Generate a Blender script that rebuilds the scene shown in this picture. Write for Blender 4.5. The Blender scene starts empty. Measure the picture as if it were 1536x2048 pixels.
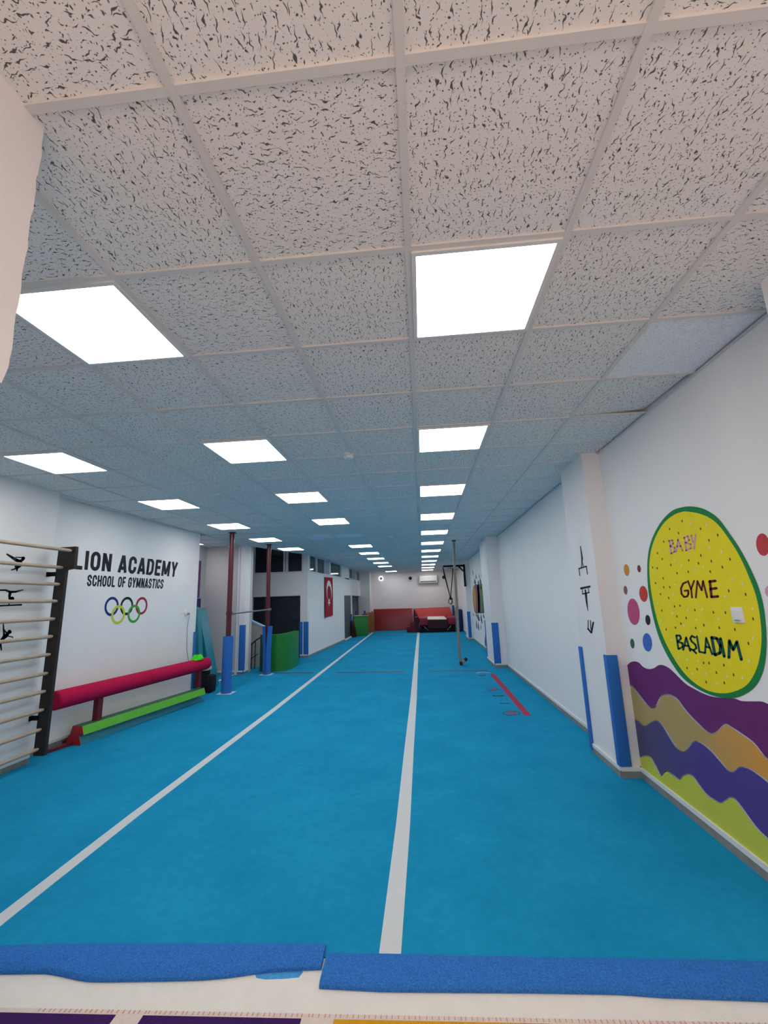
import bpy, bmesh, math, random
import numpy as np
from mathutils import Vector, Matrix
random.seed(7)
S = bpy.context.scene
COL = S.collection
# ------------------------------------------------------------------ camera, world, exposure, lights
CAM = np.array([-0.0096, -1.443, 1.553])
FPX, YAW, PITCH, ROLL = 861.47, -0.0811, 0.1985, -0.0326
CEIL = 2.88
def _rot():
    cy, sy = math.cos(YAW), math.sin(YAW)
    f = np.array([sy*math.cos(PITCH), cy*math.cos(PITCH), math.sin(PITCH)])
    r = np.array([cy, -sy, 0.0]); u = np.cross(r, f)
    r2 = r*math.cos(ROLL)+u*math.sin(ROLL); u2 = -r*math.sin(ROLL)+u*math.cos(ROLL)
    return np.array([r2, u2, f])
RM = _rot()
cd = bpy.data.cameras.new('camera'); cam = bpy.data.objects.new('camera', cd); COL.objects.link(cam)
cd.sensor_fit = 'HORIZONTAL'; cd.sensor_width = 36.0; cd.lens = FPX/1536*36.0
cd.clip_start = 0.02; cd.clip_end = 100
m4 = Matrix.Identity(4)
for i in range(3):
    m4[i][0] = RM[0][i]; m4[i][1] = RM[1][i]; m4[i][2] = -RM[2][i]; m4[i][3] = CAM[i]
cam.matrix_world = m4
S.camera = cam
W = bpy.data.worlds.new('world'); S.world = W; W.use_nodes = True
W.node_tree.nodes['Background'].inputs[0].default_value = (0.5, 0.55, 0.6, 1)
W.node_tree.nodes['Background'].inputs[1].default_value = 0.0
S.view_settings.view_transform = 'Standard'; S.view_settings.look = 'None'
S.view_settings.exposure = 0.50; S.view_settings.gamma = 1.0
S.view_settings.use_curve_mapping = False
PANEL_L = 7.0                      # radiance of the LED ceiling panels
PANEL_C = (0.985, 0.985, 0.985)
S.cycles.use_denoising = True
S.cycles.max_bounces = 10; S.cycles.diffuse_bounces = 7
S.cycles.sample_clamp_indirect = 6.0
ld = bpy.data.lights.new('entry_room_lamp', 'POINT'); ld.energy = 36; ld.color = (1.0, 0.80, 0.72); ld.shadow_soft_size = 0.25
lo = bpy.data.objects.new('entry_room_lamp', ld); COL.objects.link(lo); lo.location = (0.25, -2.75, 2.25)
# ------------------------------------------------------------------ helpers
def ray(x, y): return RM.T @ np.array([(x-768)/FPX, -(y-1024)/FPX, 1.0])
def onx(x, y, X): d = ray(x, y); return Vector(CAM+d*((X-CAM[0])/d[0]))
def ony(x, y, Y): d = ray(x, y); return Vector(CAM+d*((Y-CAM[1])/d[1]))
def onz(x, y, Z=0.0): d = ray(x, y); return Vector(CAM+d*((Z-CAM[2])/d[2]))
def onplane(x, y, p, n):
    d = ray(x, y); n = np.array(n); return Vector(CAM+d*(np.dot(np.array(p)-CAM, n)/np.dot(d, n)))
def lin(h):
    h = h.lstrip('#'); o = []
    for i in (0, 2, 4):
        c = int(h[i:i+2], 16)/255; o.append(c/12.92 if c <= .04045 else ((c+.055)/1.055)**2.4)
    return (o[0], o[1], o[2], 1)
def mat(name, col, rough=0.6, var=0.06, vscale=6.0, bump=0.0, bscale=150.0, metal=0.0, spec=0.3, coat=0.0):
    m = bpy.data.materials.new(name); m.use_nodes = True; nt = m.node_tree; N = nt.nodes; L = nt.links
    b = N['Principled BSDF']; c = lin(col) if isinstance(col, str) else col
    b.inputs['Roughness'].default_value = rough; b.inputs['Metallic'].default_value = metal
    b.inputs['Specular IOR Level'].default_value = spec
    if coat: b.inputs['Coat Weight'].default_value = coat; b.inputs['Coat Roughness'].default_value = .25
    tc = N.new('ShaderNodeTexCoord')
    nz = N.new('ShaderNodeTexNoise'); nz.inputs['Scale'].default_value = vscale; nz.inputs['Detail'].default_value = 4
    L.new(tc.outputs['Object'], nz.inputs['Vector'])
    mx = N.new('ShaderNodeMix'); mx.data_type = 'RGBA'
    mx.inputs[6].default_value = [v*(1-var) for v in c[:3]]+[1]; mx.inputs[7].default_value = [min(1, v*(1+var)) for v in c[:3]]+[1]
    L.new(nz.outputs['Fac'], mx.inputs[0]); L.new(mx.outputs[2], b.inputs['Base Color'])
    if bump:
        n2 = N.new('ShaderNodeTexNoise'); n2.inputs['Scale'].default_value = bscale; n2.inputs['Detail'].default_value = 3
        L.new(tc.outputs['Object'], n2.inputs['Vector'])
        bp = N.new('ShaderNodeBump'); bp.inputs['Strength'].default_value = bump; bp.inputs['Distance'].default_value = .01
        L.new(n2.outputs['Fac'], bp.inputs['Height']); L.new(bp.outputs['Normal'], b.inputs['Normal'])
    return m
class MB:
    def __init__(s): s.bm = bmesh.new()
    def face(s, pts):
        try: return s.bm.faces.new([s.bm.verts.new(p) for p in pts])
        except ValueError: return None
    def box(s, lo, hi, bev=0.0):
        x0, y0, z0 = [min(a, b) for a, b in zip(lo, hi)]; x1, y1, z1 = [max(a, b) for a, b in zip(lo, hi)]
        return s.hexa([(x0,y0,z0),(x1,y0,z0),(x1,y1,z0),(x0,y1,z0),(x0,y0,z1),(x1,y0,z1),(x1,y1,z1),(x0,y1,z1)], bev)
    def hexa(s, p, bev=0.0):
        v = [s.bm.verts.new(q) for q in p]
        fs = [s.bm.faces.new([v[i] for i in f]) for f in ((3,2,1,0),(4,5,6,7),(0,1,5,4),(1,2,6,5),(2,3,7,6),(3,0,4,7))]
        if bev:
            es = list({e for f in fs for e in f.edges})
            bmesh.ops.bevel(s.bm, geom=es, offset=bev, segments=2, affect='EDGES', profile=.6)
        return s
    def prism(s, base, vec, bev=0.0):
        vec = Vector(vec); a = [s.bm.verts.new(p) for p in base]; b = [s.bm.verts.new(Vector(p)+vec) for p in base]
        n = len(base); fs = [s.bm.faces.new(a[::-1]), s.bm.faces.new(b)]
        for i in range(n): fs.append(s.bm.faces.new([a[i], a[(i+1) % n], b[(i+1) % n], b[i]]))
        if bev:
            es = list({e for f in fs for e in f.edges})
            bmesh.ops.bevel(s.bm, geom=es, offset=bev, segments=2, affect='EDGES', profile=.6)
        return s
    def tube(s, pts, r, n=12, cap=True):
        pts = [Vector(p) for p in pts]; rs = r if isinstance(r, (list, tuple)) else [r]*len(pts); rings = []; prev = None
        for i, p in enumerate(pts):
            t = (pts[min(i+1, len(pts)-1)]-pts[max(i-1, 0)]).normalized()
            if prev is None:
                a = Vector((0, 0, 1)) if abs(t.z) < .9 else Vector((1, 0, 0)); u = t.cross(a).normalized()
            else: u = (prev-t*prev.dot(t)).normalized()
            prev = u; w = t.cross(u)
            rings.append([s.bm.verts.new(p+(u*math.cos(2*math.pi*k/n)+w*math.sin(2*math.pi*k/n))*rs[i]) for k in range(n)])
        for a, b in zip(rings, rings[1:]):
            for k in range(n): s.bm.faces.new([a[k], a[(k+1) % n], b[(k+1) % n], b[k]])
        if cap: s.bm.faces.new(rings[0][::-1]); s.bm.faces.new(rings[-1])
        return s
    def torus(s, c, u, v, R, r, n=36, k=10, arc=1.0):
        c, u, v = Vector(c), Vector(u).normalized(), Vector(v).normalized(); w = u.cross(v); rings = []
        for i in range(n):
            a = 2*math.pi*i/n; d = u*math.cos(a)+v*math.sin(a)
            rings.append([s.bm.verts.new(c+d*(R+r*math.cos(2*math.pi*j/k))+w*(r*math.sin(2*math.pi*j/k))) for j in range(k)])
        for i in range(n):
            a, b = rings[i], rings[(i+1) % n]
            for j in range(k): s.bm.faces.new([a[j], a[(j+1) % k], b[(j+1) % k], b[j]])
        return s
    def lathe(s, c, prof, n=24, axis=(0, 0, 1)):
        c = Vector(c); ax = Vector(axis).normalized(); a = Vector((1, 0, 0)) if abs(ax.x) < .9 else Vector((0, 1, 0))
        u = ax.cross(a).normalized(); w = ax.cross(u); rings = []
        for r, h in prof: rings.append([s.bm.verts.new(c+ax*h+(u*math.cos(2*math.pi*k/n)+w*math.sin(2*math.pi*k/n))*max(r, 1e-4)) for k in range(n)])
        for a, b in zip(rings, rings[1:]):
            for k in range(n): s.bm.faces.new([a[k], a[(k+1) % n], b[(k+1) % n], b[k]])
        s.bm.faces.new(rings[0][::-1]); s.bm.faces.new(rings[-1]); return s
    def build(s, name, material, parent=None, smooth=False, tri=False):
        bm = s.bm; bm.normal_update()
        if tri: bmesh.ops.triangulate(bm, faces=bm.faces[:])
        bmesh.ops.recalc_face_normals(bm, faces=bm.faces[:])
        me = bpy.data.meshes.new(name); bm.to_mesh(me); bm.free()
        for m in (material if isinstance(material, (list, tuple)) else [material]): me.materials.append(m)
        if smooth:
            for p in me.polygons: p.use_smooth = True
            try: me.set_sharp_from_angle(angle=math.radians(40))
            except Exception: pass
        o = bpy.data.objects.new(name, me); COL.objects.link(o)
        if parent is not None:
            o.parent = parent; o.matrix_parent_inverse = parent.matrix_basis.inverted()
        return o
def tag(o, label, cat, group=None):
    o['label'] = label; o['category'] = cat
    if group: o['group'] = group
    return o
def thing(name, label, cat, loc=(0, 0, 0), group=None):
    o = bpy.data.objects.new(name, None); COL.objects.link(o); o.location = loc; o.empty_display_size = .1
    return tag(o, label, cat, group)
def struct(mb, name, material, parent=None, **k):
    o = mb.build(name, material, parent, **k); o['kind'] = 'structure'; return o
def copy_tree(root, delta, label, group=None):
    r = root.copy(); COL.objects.link(r); r.location = root.location+Vector(delta); r['label'] = label
    for ch in list(root.children):
        c = ch.copy(); COL.objects.link(c); c.parent = r; c.matrix_parent_inverse = ch.matrix_parent_inverse.copy()
        for g in ch.children:
            d = g.copy(); COL.objects.link(d); d.parent = c; d.matrix_parent_inverse = g.matrix_parent_inverse.copy()
    return r
# flat paint / vinyl / tape shapes on a plane.  proj: 2-D point -> world point; nrm: outward normal
def flat(mb, pts, proj, nrm, off, th=0.0008):
    n = Vector(nrm).normalized(); P = [proj(x, y)+n*off for x, y in pts]
    # drop near-duplicate points
    Q = [P[0]]
    for p in P[1:]:
        if (p-Q[-1]).length > 1e-5: Q.append(p)
    if (Q[0]-Q[-1]).length < 1e-5: Q.pop()
    mb.prism(Q, n*th); return mb
def stroke(mb, pts, w, proj, nrm, off, th=0.0008, sx=1, sy=1):
    ws = w if isinstance(w, (list, tuple)) else [w]*len(pts)
    for (a, b, wa, wb) in zip(pts, pts[1:], ws, ws[1:]):
        dx, dy = b[0]-a[0], b[1]-a[1]; l = math.hypot(dx, dy) or 1; nx, ny = -dy/l, dx/l
        flat(mb, [(a[0]+nx*wa/2, a[1]+ny*wa/2), (b[0]+nx*wb/2, b[1]+ny*wb/2), (b[0]-nx*wb/2, b[1]-ny*wb/2), (a[0]-nx*wa/2, a[1]-ny*wa/2)], proj, nrm, off, th)
    for p, q in zip(pts, ws): flat(mb, [(p[0]+q/2*math.cos(t*.5236), p[1]+q/2*math.sin(t*.5236)) for t in range(12)], proj, nrm, off, th)
    return mb
def oval(cx, cy, rx, ry, n=28, tilt=0.0):
    o = []
    for i in range(n):
        a = 2*math.pi*i/n; x, y = rx*math.cos(a), ry*math.sin(a)
        o.append((cx+x*math.cos(tilt)-y*math.sin(tilt), cy+x*math.sin(tilt)+y*math.cos(tilt)))
    return o
def spline(pts, n=6):
    o = []
    for i in range(len(pts)-1):
        p0, p1, p2, p3 = pts[max(i-1, 0)], pts[i], pts[i+1], pts[min(i+2, len(pts)-1)]
        for k in range(n):
            t = k/n
            o.append(tuple(.5*((2*p1[j])+(-p0[j]+p2[j])*t+(2*p0[j]-5*p1[j]+4*p2[j]-p3[j])*t*t+(-p0[j]+3*p1[j]-3*p2[j]+p3[j])*t**3) for j in range(len(p1))))
    o.append(pts[-1]); return o
def closed_spline(pts, n=4):
    o = []; N = len(pts)
    for i in range(N):
        p0, p1, p2, p3 = pts[i-1], pts[i], pts[(i+1) % N], pts[(i+2) % N]
        for k in range(n):
            t = k/n
            o.append(tuple(.5*((2*p1[j])+(-p0[j]+p2[j])*t+(2*p0[j]-5*p1[j]+4*p2[j]-p3[j])*t*t+(-p0[j]+3*p1[j]-3*p2[j]+p3[j])*t**3) for j in range(2)))
    return o
def crop(x0, y0, s): return lambda x, y: (x0+x/s, y0+y/s)
# ------------------------------------------------------------------ materials
def carpet_mat():
    m = bpy.data.materials.new('blue_carpet'); m.use_nodes = True; nt = m.node_tree; N = nt.nodes; L = nt.links; b = N['Principled BSDF']
    b.inputs['Roughness'].default_value = .95; b.inputs['Specular IOR Level'].default_value = .05
    tc = N.new('ShaderNodeTexCoord')
    def noise(sc, det, ro=.5):
        n = N.new('ShaderNodeTexNoise'); n.inputs['Scale'].default_value = sc; n.inputs['Detail'].default_value = det; n.inputs['Roughness'].default_value = ro
        L.new(tc.outputs['Object'], n.inputs['Vector']); return n
    n1 = noise(1.6, 5, .62); n2 = noise(260, 2); n3 = noise(18, 3)
    r1 = N.new('ShaderNodeValToRGB'); r1.color_ramp.elements[0].position = .33; r1.color_ramp.elements[1].position = .68
    r1.color_ramp.elements[0].color = (0.010, 0.265, 0.480, 1); r1.color_ramp.elements[1].color = (0.016, 0.320, 0.550, 1)
    L.new(n1.outputs['Fac'], r1.inputs[0])
    ad = N.new('ShaderNodeMath'); ad.operation = 'MULTIPLY_ADD'; ad.inputs[1].default_value = .45; ad.inputs[2].default_value = .62
    a2 = N.new('ShaderNodeMath'); a2.operation = 'ADD'; L.new(n2.outputs['Fac'], a2.inputs[0])
    s3 = N.new('ShaderNodeMath'); s3.operation = 'MULTIPLY'; s3.inputs[1].default_value = .55; L.new(n3.outputs['Fac'], s3.inputs[0]); L.new(s3.outputs[0], a2.inputs[1])
    L.new(a2.outputs[0], ad.inputs[0])
    vm = N.new('ShaderNodeVectorMath'); vm.operation = 'SCALE'; L.new(r1.outputs[0], vm.inputs[0]); L.new(ad.outputs[0], vm.inputs['Scale'])
    L.new(vm.outputs[0], b.inputs['Base Color'])
    bp = N.new('ShaderNodeBump'); bp.inputs['Strength'].default_value = .5; bp.inputs['Distance'].default_value = .004
    L.new(n2.outputs['Fac'], bp.inputs['Height']); L.new(bp.outputs['Normal'], b.inputs['Normal'])
    return m
def tile_mat(name, base, fissure=True):
    """mineral-fibre ceiling tile: short wandering fissures and pin holes, UV in metres"""
    m = bpy.data.materials.new(name); m.use_nodes = True; nt = m.node_tree; N = nt.nodes; L = nt.links; b = N['Principled BSDF']
    b.inputs['Roughness'].default_value = .9; b.inputs['Specular IOR Level'].default_value = .1
    uv = N.new('ShaderNodeUVMap'); uv.uv_map = 'UVMap'
    def math_(op, a, c=None, d=None):
        n = N.new('ShaderNodeMath'); n.operation = op
        for i, v in enumerate((a, c, d)):
            if v is None: continue
            if isinstance(v, (int, float)): n.inputs[i].default_value = v
            else: L.new(v, n.inputs[i])
        return n.outputs[0]
    nz = N.new('ShaderNodeTexNoise'); nz.noise_dimensions = '2D'; nz.inputs['Scale'].default_value = 48; nz.inputs['Detail'].default_value = 1.0
    L.new(uv.outputs[0], nz.inputs['Vector'])
    sb = N.new('ShaderNodeVectorMath'); sb.operation = 'SUBTRACT'; L.new(nz.outputs['Color'], sb.inputs[0]); sb.inputs[1].default_value = (.5, .5, .5)
    sc = N.new('ShaderNodeVectorMath'); sc.operation = 'MULTIPLY'; L.new(sb.outputs[0], sc.inputs[0]); sc.inputs[1].default_value = (.008, .019, 0)
    ad = N.new('ShaderNodeVectorMath'); ad.operation = 'ADD'; L.new(uv.outputs[0], ad.inputs[0]); L.new(sc.outputs[0], ad.inputs[1])
    def cells(cx, cy, shift):
        v1 = N.new('ShaderNodeVectorMath'); v1.operation = 'MULTIPLY_ADD'; L.new(ad.outputs[0], v1.inputs[0])
        v1.inputs[1].default_value = (1/cx, 1/cy, 0); v1.inputs[2].default_value = (shift, shift*.37, 0)
        vo = N.new('ShaderNodeTexVoronoi'); vo.voronoi_dimensions = '2D'; vo.inputs['Scale'].default_value = 1; L.new(v1.outputs[0], vo.inputs['Vector'])
        d = N.new('ShaderNodeVectorMath'); d.operation = 'SUBTRACT'; L.new(v1.outputs[0], d.inputs[0]); L.new(vo.outputs['Position'], d.inputs[1])
        x = N.new('ShaderNodeSeparateXYZ'); L.new(d.outputs[0], x.inputs[0])
        c = N.new('ShaderNodeSeparateColor'); L.new(vo.outputs['Color'], c.inputs[0])
        return math_('MULTIPLY', x.outputs[0], cx), math_('MULTIPLY', x.outputs[1], cy), c
    def fiss(cx, cy, shift, L0, L1, w):
        dx, dy, c = cells(cx, cy, shift)
        ang = math_('MULTIPLY_ADD', c.outputs[1], 0.9, -.45)
        co = math_('COSINE', ang); si = math_('SINE', ang)
        rx = math_('ADD', math_('MULTIPLY', dx, co), math_('MULTIPLY', dy, si))
        ry = math_('SUBTRACT', math_('MULTIPLY', dy, co), math_('MULTIPLY', dx, si))
        ln = math_('MULTIPLY_ADD', math_('POWER', c.outputs[0], 1.6), L1-L0, L0)
        t = math_('DIVIDE', math_('ABSOLUTE', rx), ln)                      # 0 centre, 1 tip
        ww = math_('MULTIPLY', math_('SUBTRACT', 1.15, t), w)
        d = math_('SUBTRACT', math_('ABSOLUTE', ry), ww)
        mp = N.new('ShaderNodeMapRange'); mp.inputs[1].default_value = -.0005; mp.inputs[2].default_value = .0005; mp.inputs[3].default_value = 1; mp.inputs[4].default_value = 0
        L.new(d, mp.inputs[0]); return mp.outputs[0]
    def pins(cs, shift, r0, r1):
        dx, dy, c = cells(cs, cs, shift)
        rr = math_('SQRT', math_('ADD', math_('MULTIPLY', dx, dx), math_('MULTIPLY', dy, dy)))
        rad = math_('MULTIPLY_ADD', c.outputs[0], r1-r0, r0)
        mp = N.new('ShaderNodeMapRange'); mp.inputs[1].default_value = -.0005; mp.inputs[2].default_value = .0006; mp.inputs[3].default_value = 1; mp.inputs[4].default_value = 0
        L.new(math_('SUBTRACT', rr, rad), mp.inputs[0]); return mp.outputs[0]
    if fissure:
        k = math_('MAXIMUM', fiss(.041, .022, 3.1, .004, .0205, .0017), pins(.0115, 9.3, -.0003, .0018))
        k = math_('MAXIMUM', k, pins(.024, 31.7, -.001, .0027))
        strength = .86
    else:
        k = math_('MAXIMUM', fiss(.018, .007, 5.1, .001, .008, .0011), pins(.010, 2.3, -.0006, .0016)); strength = .4
    mx = N.new('ShaderNodeMix'); mx.data_type = 'RGBA'; c = lin(base)
    mx.inputs[6].default_value = c; mx.inputs[7].default_value = [v*(1-strength) for v in c[:3]]+[1]
    L.new(k, mx.inputs[0]); L.new(mx.outputs[2], b.inputs['Base Color'])
    bp = N.new('ShaderNodeBump'); bp.inputs['Strength'].default_value = .5; bp.inputs['Distance'].default_value = .002; bp.invert = True
    L.new(k, bp.inputs['Height']); L.new(bp.outputs['Normal'], b.inputs['Normal'])
    return m
def emit_mat(name, col, s):
    m = bpy.data.materials.new(name); m.use_nodes = True; b = m.node_tree.nodes['Principled BSDF']
    b.inputs['Base Color'].default_value = (.85, .85, .85, 1); b.inputs['Emission Color'].default_value = (*col, 1); b.inputs['Emission Strength'].default_value = s
    return m
def glass_dark(name, col='34363c'):
    return mat(name, col, rough=.06, var=.1, spec=.6)
M = {}
M['carpet'] = carpet_mat()
M['tile'] = tile_mat('fissured_tile', 'e6e4e1')
M['tile_plain'] = tile_mat('fine_tile', 'eef0f5', False)
M['grid'] = mat('tee_bar_white', 'd5d3d0', .5, .03)
M['wall'] = mat('white_wall_paint', 'eeebe8', .75, .03, 2.5, .06, 90)
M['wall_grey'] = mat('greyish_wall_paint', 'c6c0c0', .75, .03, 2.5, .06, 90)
M['pillar'] = mat('pillar_paint', 'ebe6e4', .7, .03, 4, .06, 90)
M['skirt'] = mat('stone_skirting', '8d8b85', .6, .25, 14, .1, 60)
M['skirt_top'] = mat('white_skirting_top', 'e4e4e2', .5, .05)
M['dark_room'] = mat('dark_interior', '3a3d40', .9, .1)
M['white_felt'] = mat('white_felt', 'e9e3d9', .95, .07, 10, .35, 120)
M['blue_fleece'] = mat('blue_fleece', '3b7ccc', .95, .65, 150, .9, 150, spec=.05)
M['tape_white'] = mat('white_floor_tape', 'cfd3d4', .7, .05, 8)
M['tape_red'] = mat('red_floor_tape', 'a51f42', .6, .08, 8)
M['tape_dark'] = mat('dull_purple_tape', '473556', .6, .08, 8)
M['mark'] = mat('dark_floor_mark', '16435c', .7, .05)
M['mark_green'] = mat('green_floor_mark', '126a70', .7, .05)
M['mark_white'] = mat('pale_floor_mark', '7cb6d6', .7, .05)
M['black'] = mat('black_vinyl', '14161a', .5, .05)
M['black_metal'] = mat('black_steel', '131316', .45, .1, metal=.3)
M['board'] = mat('dark_brown_board', '2e2826', .6, .15, 9, .1, 80)
M['rung'] = mat('pale_wood', 'b9a189', .5, .18, 9, .1, 60)
M['guard'] = mat('blue_foam_guard', '2f70bd', .8, .06, 12, .2, 200)
M['pole'] = mat('maroon_paint', '560f1f', .38, .08, metal=.0, spec=.5, coat=.15)
M['steel'] = mat('grey_steel', '8d9096', .35, .05, metal=.9)
M['beam'] = mat('crimson_suede', 'bb1a48', .9, .25, 22, .3, 120, spec=.1)
M['beam_leg'] = mat('dark_red_paint', '6e1a28', .45, .08)
M['lime'] = mat('lime_vinyl', '5db52e', .3, .12, 14, .5, 26, spec=.5)
M['green_dark'] = mat('dark_green_vinyl', '175f3c', .4, .1, 10, .2, 30)
M['teal'] = mat('teal_vinyl', '147f92', .35, .12, 12, .45, 24, spec=.5)
M['teal_edge'] = mat('dark_teal_green_vinyl', '0b5a50', .4, .1)
M['red_vinyl'] = mat('red_vinyl', 'b8272e', .4, .15, 10, .4, 22)
M['mat_red'] = mat('crash_mat_red', '8e1a22', .38, .14, 6, .9, 5, spec=.5)
M['maroon'] = mat('maroon_vinyl', '6b1230', .45, .1, 6)
M['maroon_dark'] = mat('dark_maroon_vinyl', '3c0e1a', .5, .1, 6)
M['mat_green'] = mat('green_vinyl', '1f7f2f', .4, .08, 5, .15, 6, spec=.45)
M['mat_green_edge'] = mat('deep_green_vinyl', '0e5530', .45, .08)
M['brown'] = mat('brown_vinyl', '8a5a30', .5, .12, 5)
M['navy'] = mat('navy_vinyl', '17275f', .45, .1)
M['purple'] = mat('violet_vinyl', '6b3a72', .5, .1)
M['purple_dark'] = mat('dark_violet_vinyl', '35245c', .5, .1)
M['bag'] = mat('black_nylon', '15171e', .75, .15, 20, .4, 60)
M['cream'] = mat('cream_label', 'cfc3a6', .7, .08)
M['tan_label'] = mat('brown_label', '8d6b48', .7, .08)
M['neon'] = mat('neon_green_plastic', '3fe018', .4, .08)
M['plastic'] = mat('white_plastic', 'e6e4e0', .35, .03)
M['plastic_grey'] = mat('grey_plastic', '8f8f90', .4, .05)
M['flag'] = mat('flag_red_cloth', '9c1128', .8, .08, 12, .2, 60)
M['white_paint'] = mat('white_frame_paint', 'dedfe0', .45, .03)
M['glass'] = glass_dark('dark_window_glass')
M['glass_tall'] = glass_dark('dark_glazing', '2c3138')
M['rope'] = mat('worn_rope', '8e8a80', .9, .3, 60, .6, 140)
M['trunk'] = mat('dark_wrap', '25231f', .7, .1)
# ------------------------------------------------------------------ setting: floor
F = MB(); F.box((-6.2, 0.79, -.25), (1.9, 21.2, 0)); struct(F, 'floor', M['carpet'])
F = MB(); F.box((-6.2, -3.6, -.25), (1.9, 0.79, -.006)); struct(F, 'floor_entry', M['white_felt'])
# white painted threshold in front of the carpet
PR = lambda x, y: onz(x, y, 0)
# carpet fleece strips over the floor edge
def strip(far, near, label):
    far = [onz(x, y, .012) for x, y in far]; near = [onz(x, y, .012) for x, y in near]
    mb = MB(); n = 60
    def samp(P, t):
        k = t*(len(P)-1); i = min(int(k), len(P)-2); return P[i].lerp(P[i+1], k-i)
    rows = []
    for i in range(n+1):
        a, b = samp(far, i/n), samp(near, i/n); d = (b-a).normalized()
        rows.append([Vector((a.x, a.y, 0.001)), a, a.lerp(b, .25)+Vector((0, 0, .006)), a.lerp(b, .6)+Vector((0, 0, .006)), b-d*.012+Vector((0,0,.003)), b-d*.002+Vector((0,0,-.004)), Vector((b.x, b.y, -.0045))])
    vs = [[mb.bm.verts.new(p) for p in r] for r in rows]
    for r0, r1 in zip(vs, vs[1:]):
        for j in range(6): mb.bm.faces.new([r0[j], r0[j+1], r1[j+1], r1[j]])
        mb.bm.faces.new([r0[6], r0[0], r1[0], r1[6]])
    mb.bm.faces.new(vs[0]); mb.bm.faces.new(vs[-1][::-1])
    tag(mb.build('carpet_strip', M['blue_fleece'], smooth=True), label, 'carpet strip')
lf = [(-330, 1895), (0, 1890), (220, 1887), (440, 1886), (652, 1888)]
ln_ = [(-330, 1938), (0, 1940), (90, 1939), (130, 1946), (175, 1955), (250, 1955), (400, 1952), (475, 1945), (540, 1936), (643, 1931)]
def resamp(P, n=40):
    xs = np.linspace(P[0][0], P[-1][0], n); return [(x, float(np.interp(x, [p[0] for p in P], [p[1] for p in P]))) for x in xs]
strip(resamp(lf), resamp(spline(ln_)), 'blue fleece strip with a wavy edge, on the left of the white threshold')
rf = [(655, 1905), (768, 1907), (1070, 1913), (1300, 1917), (1536, 1922), (1860, 1930)]
rn = [(638, 1968), (768, 1975), (1068, 1977), (1243, 1980), (1318, 1986), (1536, 1994), (1860, 2010)]
strip(resamp(rf), resamp(rn), 'straight blue fleece strip on the right, below the end of the centre line')
# blue smear left on the white threshold, and two specks
mb = MB(); c = crop(0, 1860, 2)
flat(mb, [c(*p) for p in [(1020,175),(1060,150),(1130,145),(1200,152),(1212,170),(1195,190),(1130,196),(1060,198),(1025,192)]], lambda x, y: onz(x, y, -.006), (0,0,1), 0.0002, .0005)
struct(mb, 'trim_1', mat('blue_paint_smear', '4a9ad6', .8, .3, 60))
# entry rug with stitched edge
rug = thing('entry_rug', 'purple and gold panelled rug with pale stitched edge below the white threshold', 'rug', (0, -1.2, 0))
A0, A1 = Vector((-4.0, .433, -.006)), Vector((1.75, .580, -.006))
def rugp(x, d, z=0):  # x along world x, d distance towards the camera from the edge
    t = (x-A0.x)/(A1.x-A0.x); p = A0.lerp(A1, t); return Vector((p.x, p.y-d, p.z+z))
def rugbox(mb, x0, x1, d0, d1, z0, z1):
    mb.hexa([rugp(x0,d1,z0), rugp(x1,d1,z0), rugp(x1,d0,z0), rugp(x0,d0,z0), rugp(x0,d1,z1), rugp(x1,d1,z1), rugp(x1,d0,z1), rugp(x0,d0,z1)])
M['rug_base'] = mat('pale_pink_rug', 'e3d2c6', .95, .1, 30, .6, 120)
M['rug_purple'] = mat('purple_rug', '3a1158', .95, .2, 40, .6, 120)
M['rug_gold'] = mat('gold_rug', 'd79a15', .95, .15, 40, .6, 120)
M['stitch'] = mat('pink_stitching', 'd89a92', .9, .2, 60)
mb = MB(); rugbox(mb, -4.0, 1.75, 0, 1.0, 0, .006); mb.build('rug_base', M['rug_base'], rug)
for x0, x1, k in ((-3.2, -1.275, 'rug_purple'), (-1.165, -.545, 'rug_purple'), (-.42, .38, 'rug_gold'), (.5, 1.3, 'rug_purple')):
    mb = MB(); rugbox(mb, x0, x1, .022, .9, .006, .008); mb.build('purple_panel' if k == 'rug_purple' else 'gold_panel', M[k], rug)
mb = MB(); rugbox(mb, -1.75, 1.7, .001, .016, .0058, .0063)
for f_ in mb.bm.faces: f_.material_index = 1
for i in range(150):
    x = -1.6+i*.0215+random.uniform(-.004, .004); a = rugp(x, -.004, .0065); b = rugp(x+.004, .016, .0085)
    rugbox(mb, x, x+.0035, .002, .014, .006, .0085)
mb.build('stitched_edge', [M['stitch'], M['rug_base']], rug)
# ------------------------------------------------------------------ floor tape and marks
def floor_line(pts, w, m, label, ends=None):
    mb = MB(); P = [onz(x, y, 0) for x, y in pts]; L_, R_ = [], []
    for i, p in enumerate(P):
        t = (P[min(i+1, len(P)-1)]-P[max(i-1, 0)]).normalized(); n = Vector((t.y, -t.x, 0)); L_.append(p-n*w/2); R_.append(p+n*w/2)
    for i in range(len(P)-1): mb.prism([L_[i], R_[i], R_[i+1], L_[i+1]], (0, 0, .0012))
    return tag(mb.build('floor_tape', m), label, 'floor tape')
floor_line([(-130, 1943), (0, 1840), (270, 1629), (547, 1420), (650, 1339), (700, 1300), (752, 1260)], .085, M['tape_white'], 'white tape line running diagonally up from the lower left of the floor')
floor_line([(780, 1908), (806, 1650), (818, 1500), (827, 1400), (831, 1340), (834, 1300), (837, 1265)], .098, M['tape_white'], 'white tape line running up the middle of the blue floor')
floor_line([(395, 1383), (427, 1366), (470, 1348)], .07, M['tape_white'], 'short white tape line behind the nearer maroon pole')
floor_line([(752, 1268), (838, 1268.6), (915, 1267)], .05, M['mark_white'], 'thin pale line across the floor before the red mats')
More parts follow.
